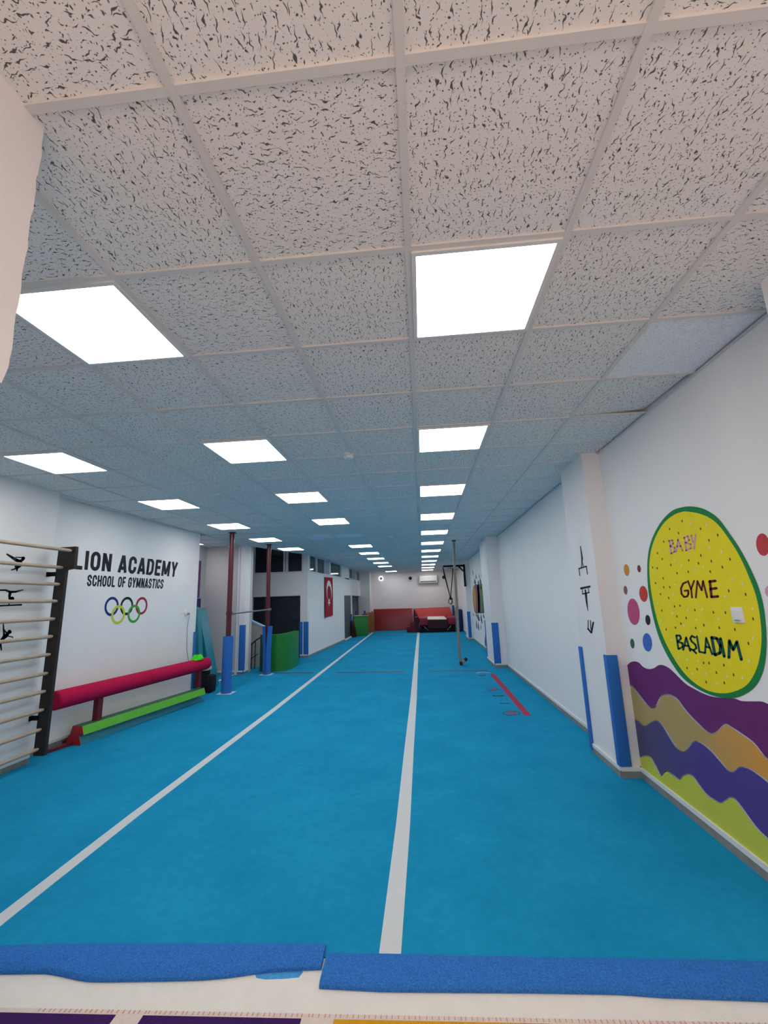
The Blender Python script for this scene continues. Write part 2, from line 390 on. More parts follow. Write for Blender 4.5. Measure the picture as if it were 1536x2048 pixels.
floor_line([(535, 1346.5), (627, 1345.5)], .10, M['tape_dark'], 'thin dark line on the floor beside the farther pole')
floor_line([(672, 1345), (808, 1343.2)], .10, M['tape_dark'], 'thin dark line between the two long white tape lines')
floor_line([(860, 1342.2), (975, 1341.2)], .10, M['tape_dark'], 'thin dark line on the floor in front of the rope')
floor_line([(984, 1348), (1020, 1389), (1056, 1431)], .09, M['tape_red'], 'broad red tape line on the floor near the right wall')
fc = crop(950, 1320, 10.97)
def mark(shapes, label):
    r = None
    for k, (m, fn) in enumerate(shapes):
        mb = MB(); fn(mb)
        if len(shapes) == 1: tag(mb.build('floor_mark', M[m]), label, 'floor mark')
        else:
            if r is None: r = thing('floor_mark', label, 'floor mark', (1.1, 5, 0))
            mb.build(['outline', 'inner_mark'][k], M[m], r)
def ringpx(mb, cx, cy, rx, ry, w):
    o = oval(cx, cy, rx, ry, 36); i_ = oval(cx, cy, rx-w, ry-w*.42, 36)
    for k in range(36):
        j = (k+1) % 36; flat(mb, [fc(*o[k]), fc(*o[j]), fc(*i_[j]), fc(*i_[k])], PR, (0,0,1), .0004, .0008)
def st(pts, w): return lambda mb: stroke(mb, [fc(*p) for p in pts], w/10.97, PR, (0,0,1), .0004)
def st2(a, b, w):
    def f(mb): stroke(mb, [fc(*p) for p in a], w/10.97, PR, (0,0,1), .0004); stroke(mb, [fc(*p) for p in b], w/10.97, PR, (0,0,1), .0004)
    return f
mark([('mark', lambda mb: ringpx(mb, 800, 1168, 198, 52, 22)), ('tape_red', st2([(690,1150),(900,1145)], [(720,1185),(920,1182)], 20))], 'oval ring with red bars on the floor by the near end of the red tape')
mark([('mark', st([(552,948),(765,956)], 17))], 'short dark bar on the floor between the oval ring and the green mark')
mark([('mark_green', st([(405,770),(430,790),(520,785),(590,785),(630,785)], 24))], 'dull green mark on the floor beside the red tape')
mark([('mark', lambda mb: (ringpx(mb, 385, 640, 125, 32, 16), stroke(mb, [fc(*p) for p in [(540,655),(570,640)]], 1.4, PR, (0,0,1), .0004))), ('tape_red', st2([(320,640),(470,630)], [(350,658),(480,655)], 14))], 'smaller dark ring with a reddish centre on the floor, left of the red tape')
mark([('mark', st([(90,340),(160,342),(215,335),(232,322)], 16))], 'dark curved stroke on the floor left of the far end of the red tape')
mark([('mark_white', st([(30,290),(110,272),(200,268),(330,285)], 14))], 'pale scuffed arc on the floor at the far end of the red tape')
# ------------------------------------------------------------------ ceiling
def clip(poly, nx, ny, d):   # keep nx*x+ny*y<=d
    o = []
    for i in range(len(poly)):
        a, b = poly[i], poly[(i+1) % len(poly)]; da, db = nx*a[0]+ny*a[1]-d, nx*b[0]+ny*b[1]-d
        if da <= 0: o.append(a)
        if (da < 0 < db) or (db < 0 < da): t = da/(da-db); o.append((a[0]+t*(b[0]-a[0]), a[1]+t*(b[1]-a[1])))
    return o
LIGHTS = [(0, r) for r in range(0, 34, 3)]+[(-3, r) for r in (0, 3, 6, 9, 15, 18, 21, 24, 27, 33)]+[(-6, r) for r in (3, 6, 9, 12, 15)]+[(-9, 12)]
T = .6; ZT = 2.886
def region(poly):
    cy = sum(p[1] for p in poly)/len(poly)
    p = clip(poly, 1, 0, 1.757)
    if p: p = clip(p, 0, 1, 21.0)
    if p and cy > 8.4:
        if max(q[1] for q in p) < 11.1:
            # diagonal ceiling edge over the stairwell
            ax, ay, bx, by = -4.03, 8.62, -3.31, 11.0; nx, ny = -(by-ay), (bx-ax); p = clip(p, nx, ny, nx*ax+ny*ay)
        else: p = clip(p, -1, 0, 3.32)
    return p if p and len(p) > 2 else None
ceil = MB(); uvl = ceil.bm.loops.layers.uv.new('UVMap')
PLAIN = {(2, 1), (-4, 12), (-3, 12)}
for r in range(-6, 35):
    for c_ in range(-10, 3):
        if (c_, r) in LIGHTS: continue
        x0, x1, y0, y1 = c_*T, c_*T+T, r*T, r*T+T
        dz = None
        if c_ == 2:
            x1 = 1.8
            if r == 2: x1 = 1.742; dz = lambda x, y: .0+.006*((x-1.2)/.55)+.018*max(0, (y-1.55)/.25)*max(0, (x-1.25)/.5); y1 -= .006
        poly = region([(x0, y0), (x1, y0), (x1, y1), (x0, y1)])
        if poly and x1 < -3.5 and 2.9 < y0 < 6.3:
            gx, gy = -(6.4-3.12), (-4.19+4.345); q_ = math.hypot(gx, gy); poly = clip(poly, gx, gy, gx*-4.345+gy*3.12-.02*q_)
            poly = poly if len(poly) > 2 else None
        if not poly: continue
        vs = [ceil.bm.verts.new((x, y, ZT+(dz(x, y) if dz else 0))) for x, y in poly]
        f = ceil.bm.faces.new(vs[::-1]); f.material_index = 1 if (c_, r) in PLAIN else 0
        k = random.choice((0, 1, 2, 3)); 
        if (c_, r) == (-1, -1): k = 0
        if (c_, r) in ((0, -1), (1, -1), (-2, -1), (-1, -2), (0, -2), (1, 0)): k = 1
        ox, oy = random.random()*40, random.random()*40
        for lp in f.loops:
            x, y = lp.vert.co.x-x0, lp.vert.co.y-y0
            u, v = [(x, y), (y, -x), (-x, -y), (-y, x)][k]; lp[uvl].uv = (u+ox, v+oy)
bm = ceil.bm; me = bpy.data.meshes.new('ceiling'); bm.to_mesh(me); bm.free()
me.materials.append(M['tile']); me.materials.append(M['tile_plain'])
ceiling = bpy.data.objects.new('ceiling', me); COL.objects.link(ceiling); ceiling['kind'] = 'structure'
gb = MB(); w = .012
def diagY(x): return 8.62+(x+4.03)/.72*2.38
for r in range(-6, 36):
    y = r*T; xl = -6.0
    if 8.62 < y < 11: xl = -4.03+(y-8.62)/2.38*.72
    elif y >= 11: xl = -3.31
    gb.box((xl, y-w, ZT-.009), (1.757, y+w, ZT+.001))
for c_ in range(-10, 3):
    x = c_*T; y1 = 21.0
    if x < -4.03: y1 = 8.6
    elif x < -3.31: y1 = diagY(x)
    gb.box((x-w, -3.6, ZT-.0105), (x+w, y1, ZT+.001))
g = struct(gb, 'ceiling_grid', M['grid'], ceiling)
sl = MB(); sl.box((-6.2, -3.8, 3.4), (1.95, 21.3, 3.5)); struct(sl, 'ceiling_slab', M['dark_room'])
# wall angle along the right wall
gb = MB(); gb.box((1.748, -1.0, 2.868), (1.77, 20.9, 2.872)); struct(gb, 'trim_2', M['grid'])
# ceiling panels
M['panel'] = emit_mat('led_diffuser', PANEL_C, PANEL_L)
M['alu'] = mat('white_panel_frame', 'dcdcda', .4, .03)
ORD = ['first', 'second', 'third', 'fourth', 'fifth', 'sixth', 'seventh', 'eighth', 'ninth', 'tenth', 'eleventh', 'twelfth']
RUN = {0: 'right-hand run of ceiling panels, counted from the camera', -3: 'middle run of ceiling panels, counted from the camera', -6: 'left run of ceiling panels, counted from the camera'}
proto = thing('ceiling_light', '', 'ceiling light', (.3, .3, 2.88), 'lit ceiling panels')
fr = MB(); e = .018; a = .012; z0, z1 = 2.868, 2.89
for lo_, hi_ in (((a, a, z0), (T-a, a+e, z1)), ((a, T-a-e, z0), (T-a, T-a, z1)), ((a, a+e, z0), (a+e, T-a-e, z1)), ((T-a-e, a+e, z0), (T-a, T-a-e, z1))): fr.box(lo_, hi_)
fr.build('frame', M['alu'], proto)
df = MB(); df.box((a+e, a+e, 2.872), (T-a-e, T-a-e, 2.884)); df.build('diffuser', M['panel'], proto)
cnt = {}
first = True
for (c_, r) in LIGHTS:
    n = cnt.get(c_, 0); cnt[c_] = n+1
    lab = 'lit square ceiling panel in the recess behind the sign wall' if c_ == -9 else '%s lit square panel of the %s' % (ORD[n], RUN[c_])
    if first: proto['label'] = lab; first = False
    else: copy_tree(proto, (c_*T, r*T, 0), lab)
# smoke detectors
for (px_, py_, s, lab) in ((697, 913, 1.0, 'round white smoke detector on the ceiling between the near panel runs'), (780, 1073.5, 1.0, 'small white smoke detector farther down the middle of the ceiling')):
    p = onz(px_, py_, 2.862); t = thing('smoke_detector', lab, 'smoke detector', (p.x, p.y, 2.88), 'ceiling smoke detectors')
    MB().lathe((p.x, p.y, 2.885), [(.052, 0), (.052, -.016), (.046, -.02)]).build('base', M['plastic'], t, smooth=True)
    MB().lathe((p.x, p.y, 2.866), [(.042, 0), (.045, -.012), (.038, -.024), (.02, -.028)]).build('cap', M['plastic'], t, smooth=True)
    MB().lathe((p.x, p.y-.03, 2.846), [(.008, 0), (.006, -.006)]).build('sensor', M['plastic_grey'], t)
# ------------------------------------------------------------------ walls
XR = 1.77
mb = MB(); mb.box((XR, -3.7, 0-.2), (XR+.2, 21.2, 3.4)); struct(mb, 'wall_right', M['wall'])
mb = MB(); mb.box((-6.2, 21.0, -.2), (1.97, 21.2, 3.4)); struct(mb, 'wall_back', M['pillar'])
mb = MB(); mb.box((-6.2, -3.8, -.2), (1.97, -3.6, 3.4)); struct(mb, 'wall_front', M['wall_grey'])
# entry jamb on the left (rough plaster edge)
mb = MB()
ys = [-.542+.006*math.sin(i*1.7)+.004*math.sin(i*4.1) for i in range(40)]
base = []
mb.box((-1.25, -3.6, -.1), (-1.012, -.56, 3.0))
prof = [(2.10, -.556), (2.135, -.548), (2.15, -.545)]+[(2.17+i*.03, -.545+.0022*math.sin(i*1.3)+.0016*math.sin(i*3.1)-.003*max(0, i-20)/8) for i in range(28)]
pp = [Vector((-1.04, y, z)) for z, y in prof]+[Vector((-1.04, -.75, 2.99)), Vector((-1.04, -.75, 2.10))]
mb.prism(pp, (.030, 0, 0))
struct(mb, 'wall_jamb', M['pillar'])
# pillars on the right wall
PIL = [(1.605, 2.74, 3.39), (1.505, 8.62, 9.75), (1.58, 14.75, 15.75)]
for (x, y0, y1) in PIL:
    mb = MB(); mb.box((x, y0, -.1), (XR+.05, y1, 3.0)); struct(mb, 'wall_pillar', M['pillar'])
mb = MB(); mb.box((1.565, -.6, -.1), (XR+.05, .39, 3.0)); struct(mb, 'wall_pillar', M['pillar'])
# skirting along the right side: grey stone with a white painted top
def skirt(name, pts, h=.054, side=1):
    body, top = MB(), MB()
    for (a, b) in zip(pts, pts[1:]):
        a, b = Vector((*a, 0)), Vector((*b, 0)); t = (b-a).normalized(); n = Vector((-t.y, t.x, 0))*side
        for m_, z0, z1, d in ((body, -.02, h, .012), (top, h, h+.032, .015)):
            e_ = t*d*0; m_.hexa([a+Vector((0,0,z0))-n*.01, b+Vector((0,0,z0))-n*.01, b+n*d+Vector((0,0,z0)), a+n*d+Vector((0,0,z0)), a+Vector((0,0,z1))-n*.01, b+Vector((0,0,z1))-n*.01, b+n*d+Vector((0,0,z1)), a+n*d+Vector((0,0,z1))])
    o = struct(body, name, M['skirt']); struct(top, 'skirting_top', M['skirt_top'], o); return o
pr = [(XR, .4)]
for (x, y0, y1) in PIL: pr += [(XR, y0), (x, y0), (x, y1), (XR, y1)]
pr.append((XR, 21.0)); skirt('baseboard_right', pr, side=1)
# left: near wall, sign wall, alcove, grey wall
SW0, SW1 = Vector((-4.345, 3.12, 0)), Vector((-4.19, 6.4, 0))
SN = Vector((SW1.y-SW0.y, -(SW1.x-SW0.x), 0)).normalized()
mb = MB(); mb.box((-4.5, -.7, -.1), (-4.17, 3.105, 3.0)); struct(mb, 'wall_left', M['wall'])
mb = MB(); mb.hexa([(-4.6, 3.1, -.1), (SW0.x, 3.1, -.1), (SW1.x, SW1.y, -.1), (-4.6, 6.4, -.1), (-4.6, 3.1, 3), (SW0.x, 3.1, 3), (SW1.x, SW1.y, 3), (-4.6, 6.4, 3)]); struct(mb, 'wall_sign', M['wall'])
skirt('baseboard_left', [(-4.17, -.6), (-4.17, 3.105), (SW0.x, 3.12), (SW1.x, SW1.y)], side=-1)
mb = MB(); mb.box((-6.2, -.9, -.1), (-1.1, -.7, 3.0)); struct(mb, 'wall_entry', M['wall'])
mb = MB(); mb.box((-5.75, 6.3, -.1), (-5.6, 7.95, 3.0)); mb.box((-5.75, 7.85, -.1), (-5.05, 8.45, 3.0)); mb.box((-5.75, 6.2, -.1), (-4.5, 6.399, 3.0))
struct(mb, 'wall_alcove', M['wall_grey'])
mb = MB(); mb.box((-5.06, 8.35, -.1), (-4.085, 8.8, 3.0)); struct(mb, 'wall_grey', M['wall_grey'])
mb = MB(); mb.box((-4.26, 8.325, 0.0), (-4.215, 8.352, 2.87)); struct(mb, 'trim_3', M['white_paint'])
mb = MB(); mb.box((-4.205, 8.34, 0.0), (-4.07, 8.62, 3.0)); struct(mb, 'wall_pillar', M['wall'])
skirt('baseboard_grey', [(-5.05, 8.35), (-4.205, 8.35), (-4.205, 8.34), (-4.07, 8.34), (-4.07, 8.62)], side=-1)
# facing wall over the stairwell (with openings) at y = 11
YF = 11.0
XC, XE = -3.31, -3.10      # flag wall from (XC, 11) to (XE, 16)
def slant(y): return XC+(min(y, 16)-YF)/5.0*(XE-XC)
mb = MB()
for lo_, hi_ in (((-6.2, YF, 1.72), (-3.31, YF+.12, 2.40)), ((-3.53, YF, -.1), (-3.31, YF+.12, 1.72)), ((-3.44, YF, 2.40), (-3.31, YF+.12, 3.4)),
                 ((-6.2, YF, -.1), (-4.95, YF+.12, 3.4))): mb.box(lo_, hi_)
struct(mb, 'wall_stair', M['wall'])
mb = MB(); mb.box((-4.95, YF+.06, -.1), (-3.53, YF+.07, 1.72)); struct(mb, 'window_1', M['glass_tall'])
mb = MB(); mb.box((-4.62, YF+.04, -.1), (-4.60, YF+.08, 1.72)); mb.box((-4.52, YF+.04, -.1), (-4.51, YF+.08, 1.72)); mb.box((-3.60, YF+.03, -.1), (-3.57, YF+.08, 1.72)); mb.box((-4.95, YF+.03, 1.69), (-3.53, YF+.08, 1.72))
struct(mb, 'glazing_bar', M['dark_room'], bpy.data.objects['window_1'])
def winframe(name, along, x0, x1, z0, z1, mull, lean=0.0):
    """window strip: along(t, z, d) gives a world point; d = depth from the wall face (outwards)"""
    pane, frm = MB(), MB()
    def bx(mb, a, b, za, zb, d0, d1): mb.hexa([along(a, za, d0), along(b, za, d0), along(b, za, d1), along(a, za, d1), along(a, zb, d0), along(b, zb, d0), along(b, zb, d1), along(a, zb, d1)])
    bx(pane, x0, x1, z0, z1, -.07, -.05)
    o = struct(pane, name, M['glass'])
    bx(frm, x0-.02, x1+.02, z0-.03, z0+.02, -.1, .012)
    for m_, wd in mull: bx(frm, m_-wd/2, m_+wd/2, z0, z1, -.1, .008)
    struct(frm, 'window_frame', M['white_paint'], o); return o
winframe('window_2', lambda t, z, d: Vector((t, YF-d, z)), -4.95, -3.44, 2.40, 3.35, [(-4.02, .05), (-3.94, .06), (-3.46, .06), (-4.94, .05)])
# flag wall with upper windows and two low openings
def fw(t, z, d): return Vector((slant(t)+d, t, z))
def fbox(mb, y0, y1, z0, z1, d0=-.13, d1=0): mb.hexa([fw(y0,z0,d0), fw(y0,z0,d1), fw(y1,z0,d1), fw(y1,z0,d0), fw(y0,z1,d0), fw(y0,z1,d1), fw(y1,z1,d1), fw(y1,z1,d0)])
mb = MB()
for y0, y1, z0, z1 in ((YF+.121, 15.8, -.1, 2.40), (15.8, 16, 1.735, 2.42), (16, 20.6, 1.735, 2.44), (17.5, 17.72, -.1, 1.735), (15.55, 16, 2.4, 3), (16, 17.0, 2.4, 3.0), (20.5, 21.0, -.1, 3.0)): fbox(mb, y0, y1, z0, z1)
struct(mb, 'wall_flag', M['wall'])
winframe('window_3', fw, 11.125, 15.55, 2.41, 2.95, [(11.15, .06), (11.95, .05), (12.98, .06), (13.55, .22), (13.25, .06), (15.4, .22)])
winframe('window_4', fw, 17.0, 20.5, 2.45, 2.95, [(17.02, .05), (18.15, .09), (18.75, .2), (20.3, .2), (19.3, .06)])
skirt('baseboard_flag', [(-3.53, YF), (XC, YF), (slant(15.8), 15.8)], side=-1)
mb = MB(); fbox(mb, 15.8, 17.5, 0, .045, -.2, .03); struct(mb, 'trim_4', M['skirt_top'])
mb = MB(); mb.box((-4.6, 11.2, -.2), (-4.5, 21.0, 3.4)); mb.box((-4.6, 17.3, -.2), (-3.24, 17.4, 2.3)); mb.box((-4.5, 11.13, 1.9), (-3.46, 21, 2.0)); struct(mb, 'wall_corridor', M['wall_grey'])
mb = MB(); fbox(mb, 15.81, 17.45, 0.045, 1.73, -.07, -.03)
M['door'] = mat('grey_green_door', '4a5456', .5, .06)
struct(mb, 'door_1', M['door'])
mb = MB(); fbox(mb, 17.72, 19.0, 0, 1.735, -1.0, -.95); struct(mb, 'door_2', mat('brownish_door', '6d625c', .6, .08))
# corner pillar far left
mb = MB(); mb.box((-3.2, 20.3, -.1), (-2.62, 21.0, 3.0)); struct(mb, 'wall_pillar', M['pillar'])
# stair parapet with sloping cap, railing
mb = MB(); P0, P1 = ony(495, 1239, 9.4), ony(534, 1257, 9.4)
mb.hexa([(P0.x, 9.4, -.1), (P1.x, 9.4, -.1), (P1.x, 9.5, -.1), (P0.x, 9.5, -.1), (P0.x, 9.4, P0.z-.02), (P1.x, 9.4, P1.z-.02), (P1.x, 9.5, P1.z-.02), (P0.x, 9.5, P0.z-.02)])
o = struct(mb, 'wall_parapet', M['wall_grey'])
mb = MB(); mb.hexa([(P0.x, 9.37, P0.z-.02), (P1.x, 9.37, P1.z-.02), (P1.x, 9.53, P1.z-.02), (P0.x, 9.53, P0.z-.02), (P0.x, 9.37, P0.z+.02), (P1.x, 9.37, P1.z+.02), (P1.x, 9.53, P1.z+.02), (P0.x, 9.53, P0.z+.02)])
struct(mb, 'parapet_cap', mat('pale_blue_foam_cap', 'a9c8ec', .7, .05), o)
t = thing('stair_railing', 'thin black handrail at the grey wall behind the bent green mat', 'railing', (-4.1, 9.1, 0))
MB().tube([ony(501, 1290, 9.15), ony(514, 1279, 9.15), ony(530, 1270, 9.15)], .014, 8).build('handrail', M['black_metal'], t)
for a_, b_ in (((504, 1288), (502, 1345)), ((511, 1283), (509, 1345))): MB().tube([ony(*a_, 9.15), Vector((ony(*b_, 9.15).x, 9.15, 0))], .01, 8).build('post', M['black_metal'], t)
MB().tube([ony(501, 1318, 9.15), ony(516, 1308, 9.15)], .008, 8).build('rail', M['black_metal'], t)
# ------------------------------------------------------------------ blue foam corner guards
def guard(x, y, sx, sy, z0, z1, lab, wx=.075, wy=.075, th=.014):
    """L shaped foam strip on the corner (x, y); its legs run towards +sx in x and +sy in y"""
    mb = MB(); P = [(x-sx*th, y-sy*th), (x+sx*wx, y-sy*th), (x+sx*wx, y), (x, y), (x, y+sy*wy), (x-sx*th, y+sy*wy)]
    mb.prism([Vector((a, b, z0)) for a, b in P], (0, 0, z1-z0), .004)
    tag(mb.build('corner_guard', M['guard'], smooth=True), lab, 'corner guard', 'blue foam corner guards')
guard(1.605, 2.74, 1, 1, .09, .995, 'wide blue foam guard on the near corner of the pillar with pictograms', .085, .05)
guard(1.605, 3.39, 1, -1, .02, 1.0, 'thin blue foam guard on the far corner of the pillar with pictograms', .05, .05, .02)
guard(1.505, 8.62, 1, 1, .06, .95, 'blue foam guard on the near corner of the second right-hand pillar', .13, .03)
guard(1.505, 9.75, 1, -1, .02, .95, 'thin blue foam guard on the far edge of the second right-hand pillar', .05, .04)
guard(1.58, 14.75, 1, 1, .06, 1.0, 'blue foam guard on the third right-hand pillar beyond the painted wall splash', .10, .03)
guard(-4.07, 8.34, -1, 1, .02, 1.07, 'blue foam guard on the corner of the grey wall between the two maroon poles', .11, .06)
guard(-4.19, 6.4, -1, -1, .02, 1.07, 'pale blue foam guard on the end of the sign wall, behind the red beam', .05, .06)
guard(XC, YF, -1, 1, .05, .98, 'blue foam guard on the outer corner of the flag wall', .12, .05)
guard(-3.53, YF, 1, 1, .03, .98, 'blue foam guard on the edge of the dark glazing by the flag wall', .075, .05)
guard(slant(17.5)+.0, 17.5, -1, 1, .05, .95, 'blue foam guard on the post between the far doorways', .13, .05)
p = ony(726, 1220, 20.3)
guard(-2.93, 20.3, 1, 1, .05, 1.0, 'blue foam guard on the far corner pillar above the small green mat', .08, .05)
guard(-3.3, 19.9, 1, 1, .05, 1.0, 'dark blue foam guard inside the far doorway above the small green mat', .05, .05)
guard(-5.05, 8.35-.0, 1, 1, .2, .93, 'thin blue foam guard on the inner end of the grey wall, behind the teal mats', .02, .02)
# ------------------------------------------------------------------ wall bars
YP = 3.08
wb = thing('wall_bars', 'wooden wall bars with dark side board mounted on the left wall', 'wall bars', (-4.05, 2.6, 0))
def board(y):
    mb = MB(); pts = [(-4.10, .075), (-3.977, .075), (-3.973, 1.985), (-3.872, 1.994), (-3.877, 2.243), (-4.087, 2.24)]
    mb.prism([Vector((x, y, z)) for x, z in pts], (0, .04, 0), .003); mb.build('side_board', M['board'], wb)
board(YP); board(1.95)
ends = [(440,625),(385,730),(365,833),(350,938),(335,1048),(322,1157),(307,1268),(290,1385),(278,1497),(265,1612),(250,1735),(232,1858)]
for k, (x, y) in enumerate(ends):
    q = ony(x/3.1026, 900+y/3.1026, YP-.02)
    rg = MB().tube([(q.x, 1.99, q.z), (q.x, 2.03, q.z), (q.x, YP-.05, q.z), (q.x, YP-.018, q.z)], [.016, .0185, .0185, .014], 14).build('rung', M['rung'], wb, smooth=True)
    MB().tube([(q.x, YP-.02, q.z), (q.x, YP+.004, q.z)], .011, 10).build('peg', M['board'], rg)
for z in (1.94, .44):
    mb = MB(); mb.box((-4.168, YP+.0, z-.024), (-4.085, YP+.006, z+.024)); mb.box((-4.17, YP-.03, z-.026), (-4.163, YP+.01, z+.026)); mb.build('bracket', M['black_metal'], wb)
# silhouettes on the near left wall
c = crop(0, 1060, 8.533); PL = lambda x, y: onx(x, y, -4.17); NL = (1, 0, 0)
def decal(strokes, lab, proj, nrm, c, s, name='wall_decal', off=.0008, k=1.3):
    mb = MB()
    for pts, w in strokes:
        stroke(mb, [c(*p) for p in pts], [q*k/s for q in w] if isinstance(w, (list, tuple)) else w*k/s, proj, nrm, off)
    tag(mb.build(name, M['black']), lab, 'wall decal')
decal([([(120,415),(200,465),(290,520),(350,540)], [22,34,46,40]), ([(340,540),(395,495)], [40,36]), ([(392,482),(398,482)], 44), ([(405,470),(330,468),(268,463)], [16,16,12]),
       ([(340,540),(330,600),(275,625)], [44,48,44]), ([(350,615),(290,650),(195,682)], [24,24,16]), ([(300,640),(285,692)], [22,20])],
      'black silhouette of a gymnast kicking a leg high, top figure behind the wall bars', PL, NL, c, 8.533)
decal([([(-120,1040),(0,1027),(90,1025),(170,1058),(260,1055),(395,1022)], [14,22,24,34,28,10]), ([(175,1065),(160,1120),(165,1172)], [40,36,32]), ([(205,1168),(210,1170)], 50), ([(165,1175),(150,1275)], [20,16]), ([(-150,1300),(0,1292),(362,1276)], 22)],
      'black silhouette balancing upside down on a bar, middle figure behind the wall bars', PL, NL, c, 8.533)
decal([([(55,1608),(60,1700),(68,1790),(60,1840)], [16,22,28,36]), ([(65,1705),(110,1755)], 20), ([(160,1735),(165,1740)], 50), ([(130,1765),(105,1805),(55,1845),(22,1880)], [44,46,44,36]), ([(125,1808),(215,1828),(218,1840)], [16,14,10]), ([(15,1890),(8,1960),(22,2045)], [34,28,18])],
      'black silhouette of a gymnast with one leg straight up, lowest figure behind the wall bars', PL, NL, c, 8.533)
# ------------------------------------------------------------------ sign on the sign wall
PS = lambda x, y: onplane(x, y, SW0, SN)
def arc(cx, cy, rx, ry, a0, a1, n=14): return [(cx+rx*math.cos(math.radians(a0+(a1-a0)*i/n)), cy+ry*math.sin(math.radians(a0+(a1-a0)*i/n))) for i in range(n+1)]
def glyphs(w, t):
    """condensed bold capitals: centre-line strokes in a cell w wide and 1 high, stroke width t"""
    h = t/2; l, r, b_, u = h, w-h, h*.8, 1-h*.8; m = w/2; rx = m-h
    R_ = min(rx, .24)
    O = arc(r-R_, u-.24, R_, .24, 0, 90)+arc(l+R_, u-.24, R_, .24, 90, 180)+arc(l+R_, b_+.24, R_, .24, 180, 270)+arc(r-R_, b_+.24, R_, .24, 270, 360)
    C = [(r, u-.32)]+arc(r-R_, u-.24, R_, .24, 0, 90)+arc(l+R_, u-.24, R_, .24, 90, 180)+arc(l+R_, b_+.24, R_, .24, 180, 270)+arc(r-R_, b_+.24, R_, .24, 270, 360)
    Cc = C+[(r, b_+.32)]
    Sg = [(r, u-.27)]+arc(r-R_, u-.2, R_, .2, 0, 90)+arc(l+R_, u-.2, R_, .2, 90, 180)+[(l+.02, .62), (m, .5), (r-.02, .38)]+arc(r-R_, b_+.2, R_, .2, 0, -90)+arc(l+R_, b_+.2, R_, .2, 270, 180)+[(l, b_+.27)]
    D = [(l, b_), (r-R_-.02, b_)]+arc(r-R_, b_+.24, R_, .24, 270, 360)+arc(r-R_, u-.24, R_, .24, 0, 90)+[(l, u), (l, b_)]
    V = 0.0
    return {'L': [[(l, 1), (l, 0)], [(l, b_), (w, b_)]], 'I': [[(h, 1), (h, 0)]], 'O': [O+[O[0]]], 'N': [[(l, 0), (l, 1)], [(r, 0), (r, 1)], [(l+.02, .97), (r-.02, .03)]],
            'A': [[(h*.7, 0), (m-h*.15, 1)], [(w-h*.7, 0), (m+h*.15, 1)], [(l+.05, .26), (r-.05, .26)]], 'C': [Cc], 'D': [[(l, 0), (l, 1)], D], 'E': [[(l, 0), (l, 1)], [(l, u), (w, u)], [(l, .52), (w-.04, .52)], [(l, b_), (w, b_)]],
            'M': [[(l, 0), (l, 1)], [(r, 0), (r, 1)], [(l+.02, .97), (m, .12)], [(r-.02, .97), (m, .12)]], 'Y': [[(h*.7, 1), (m, .42)], [(w-h*.7, 1), (m, .42)], [(m, .46), (m, 0)]],
            'S': [Sg], 'H': [[(l, 0), (l, 1)], [(r, 0), (r, 1)], [(l, .52), (r, .52)]], 'F': [[(l, 0), (l, 1)], [(l, u), (w, u)], [(l, .5), (w-.05, .5)]],
            'G': [C+[(r, .46)], [(r+h, .46), (m, .46)]], 'T': [[(m, 0), (m, 1)], [(0, u), (w, u)]]}
def ribbon2(pts, t):
    L_, R_ = [], []
    closed = pts[0] == pts[-1]; n = len(pts)
    for i, p in enumerate(pts):
        a = pts[i-1] if i else (pts[-2] if closed else p); b = pts[i+1] if i < n-1 else (pts[1] if closed else p)
        dx, dy = b[0]-a[0], b[1]-a[1]; q = math.hypot(dx, dy) or 1; nx, ny = -dy/q*t/2, dx/q*t/2; L_.append((p[0]+nx, p[1]+ny)); R_.append((p[0]-nx, p[1]-ny))
    return [[L_[i], L_[i+1], R_[i+1], R_[i]] for i in range(n-1)]
def block_text(txt, w, t, gap, space, TL, TR, BR, BL, proj, nrm, off, th=.0012):
    G = glyphs(w, t); words = [[]]; x = 0
    GM = glyphs(w*1.28, t); GN = glyphs(w*.84, t)
    for ch in txt:
        if ch == ' ': x += space; words.append([]); continue
        g_ = GM if ch == 'M' else GN if ch in 'LEF' else G
        for pl in g_[ch]:
            dn = []
            for p in pl:
                if not dn or math.hypot(p[0]-dn[-1][0], p[1]-dn[-1][1]) > 1e-4: dn.append(p)
            words[-1] += [[(x+a, b) for a, b in q] for q in ribbon2(dn, t)]
        x += (t if ch == 'I' else w*1.28 if ch == 'M' else w*.84 if ch in 'LEF' else w)+gap
    W_ = x-gap; P4 = [proj(*q) for q in (TL, TR, BR, BL)]; n = Vector(nrm).normalized(); out = []
    f = lambda p: P4[0].lerp(P4[1], p[0]/W_).lerp(P4[3].lerp(P4[2], p[0]/W_), 1-p[1])+n*off
    for quads in words:
        mb = MB(); out.append(mb)
        for q in quads:
            q3 = [f(p) for p in q]
            if (q3[0]-q3[1]).length > 1e-5 and (q3[2]-q3[3]).length > 1e-5: mb.prism(q3, n*th)
    return out
sg = thing('wall_lettering', 'black wall lettering reading LION ACADEMY SCHOOL OF GYMNASTICS on the left wall', 'sign', PS(255, 1140))
for mb in block_text('LION ACADEMY', .60, .20, .125, .38, (149.5, 1098.5), (356, 1125), (352, 1154), (146, 1137.5), PS, SN, .001): mb.build('title_lettering', M['black'], sg)
for mb in block_text('SCHOOL OF GYMNASTICS', .56, .19, .10, .34, (175.5, 1149.5), (327.8, 1159), (325.3, 1177.3), (173.2, 1172), PS, SN, .001): mb.build('subtitle_lettering', M['black'], sg)
em = thing('ring_emblem', 'emblem of five interlaced coloured rings under the black wall lettering', 'emblem', PS(255, 1220))
c = crop(130, 1080, 6.4)
SU = (SW1-SW0).normalized()
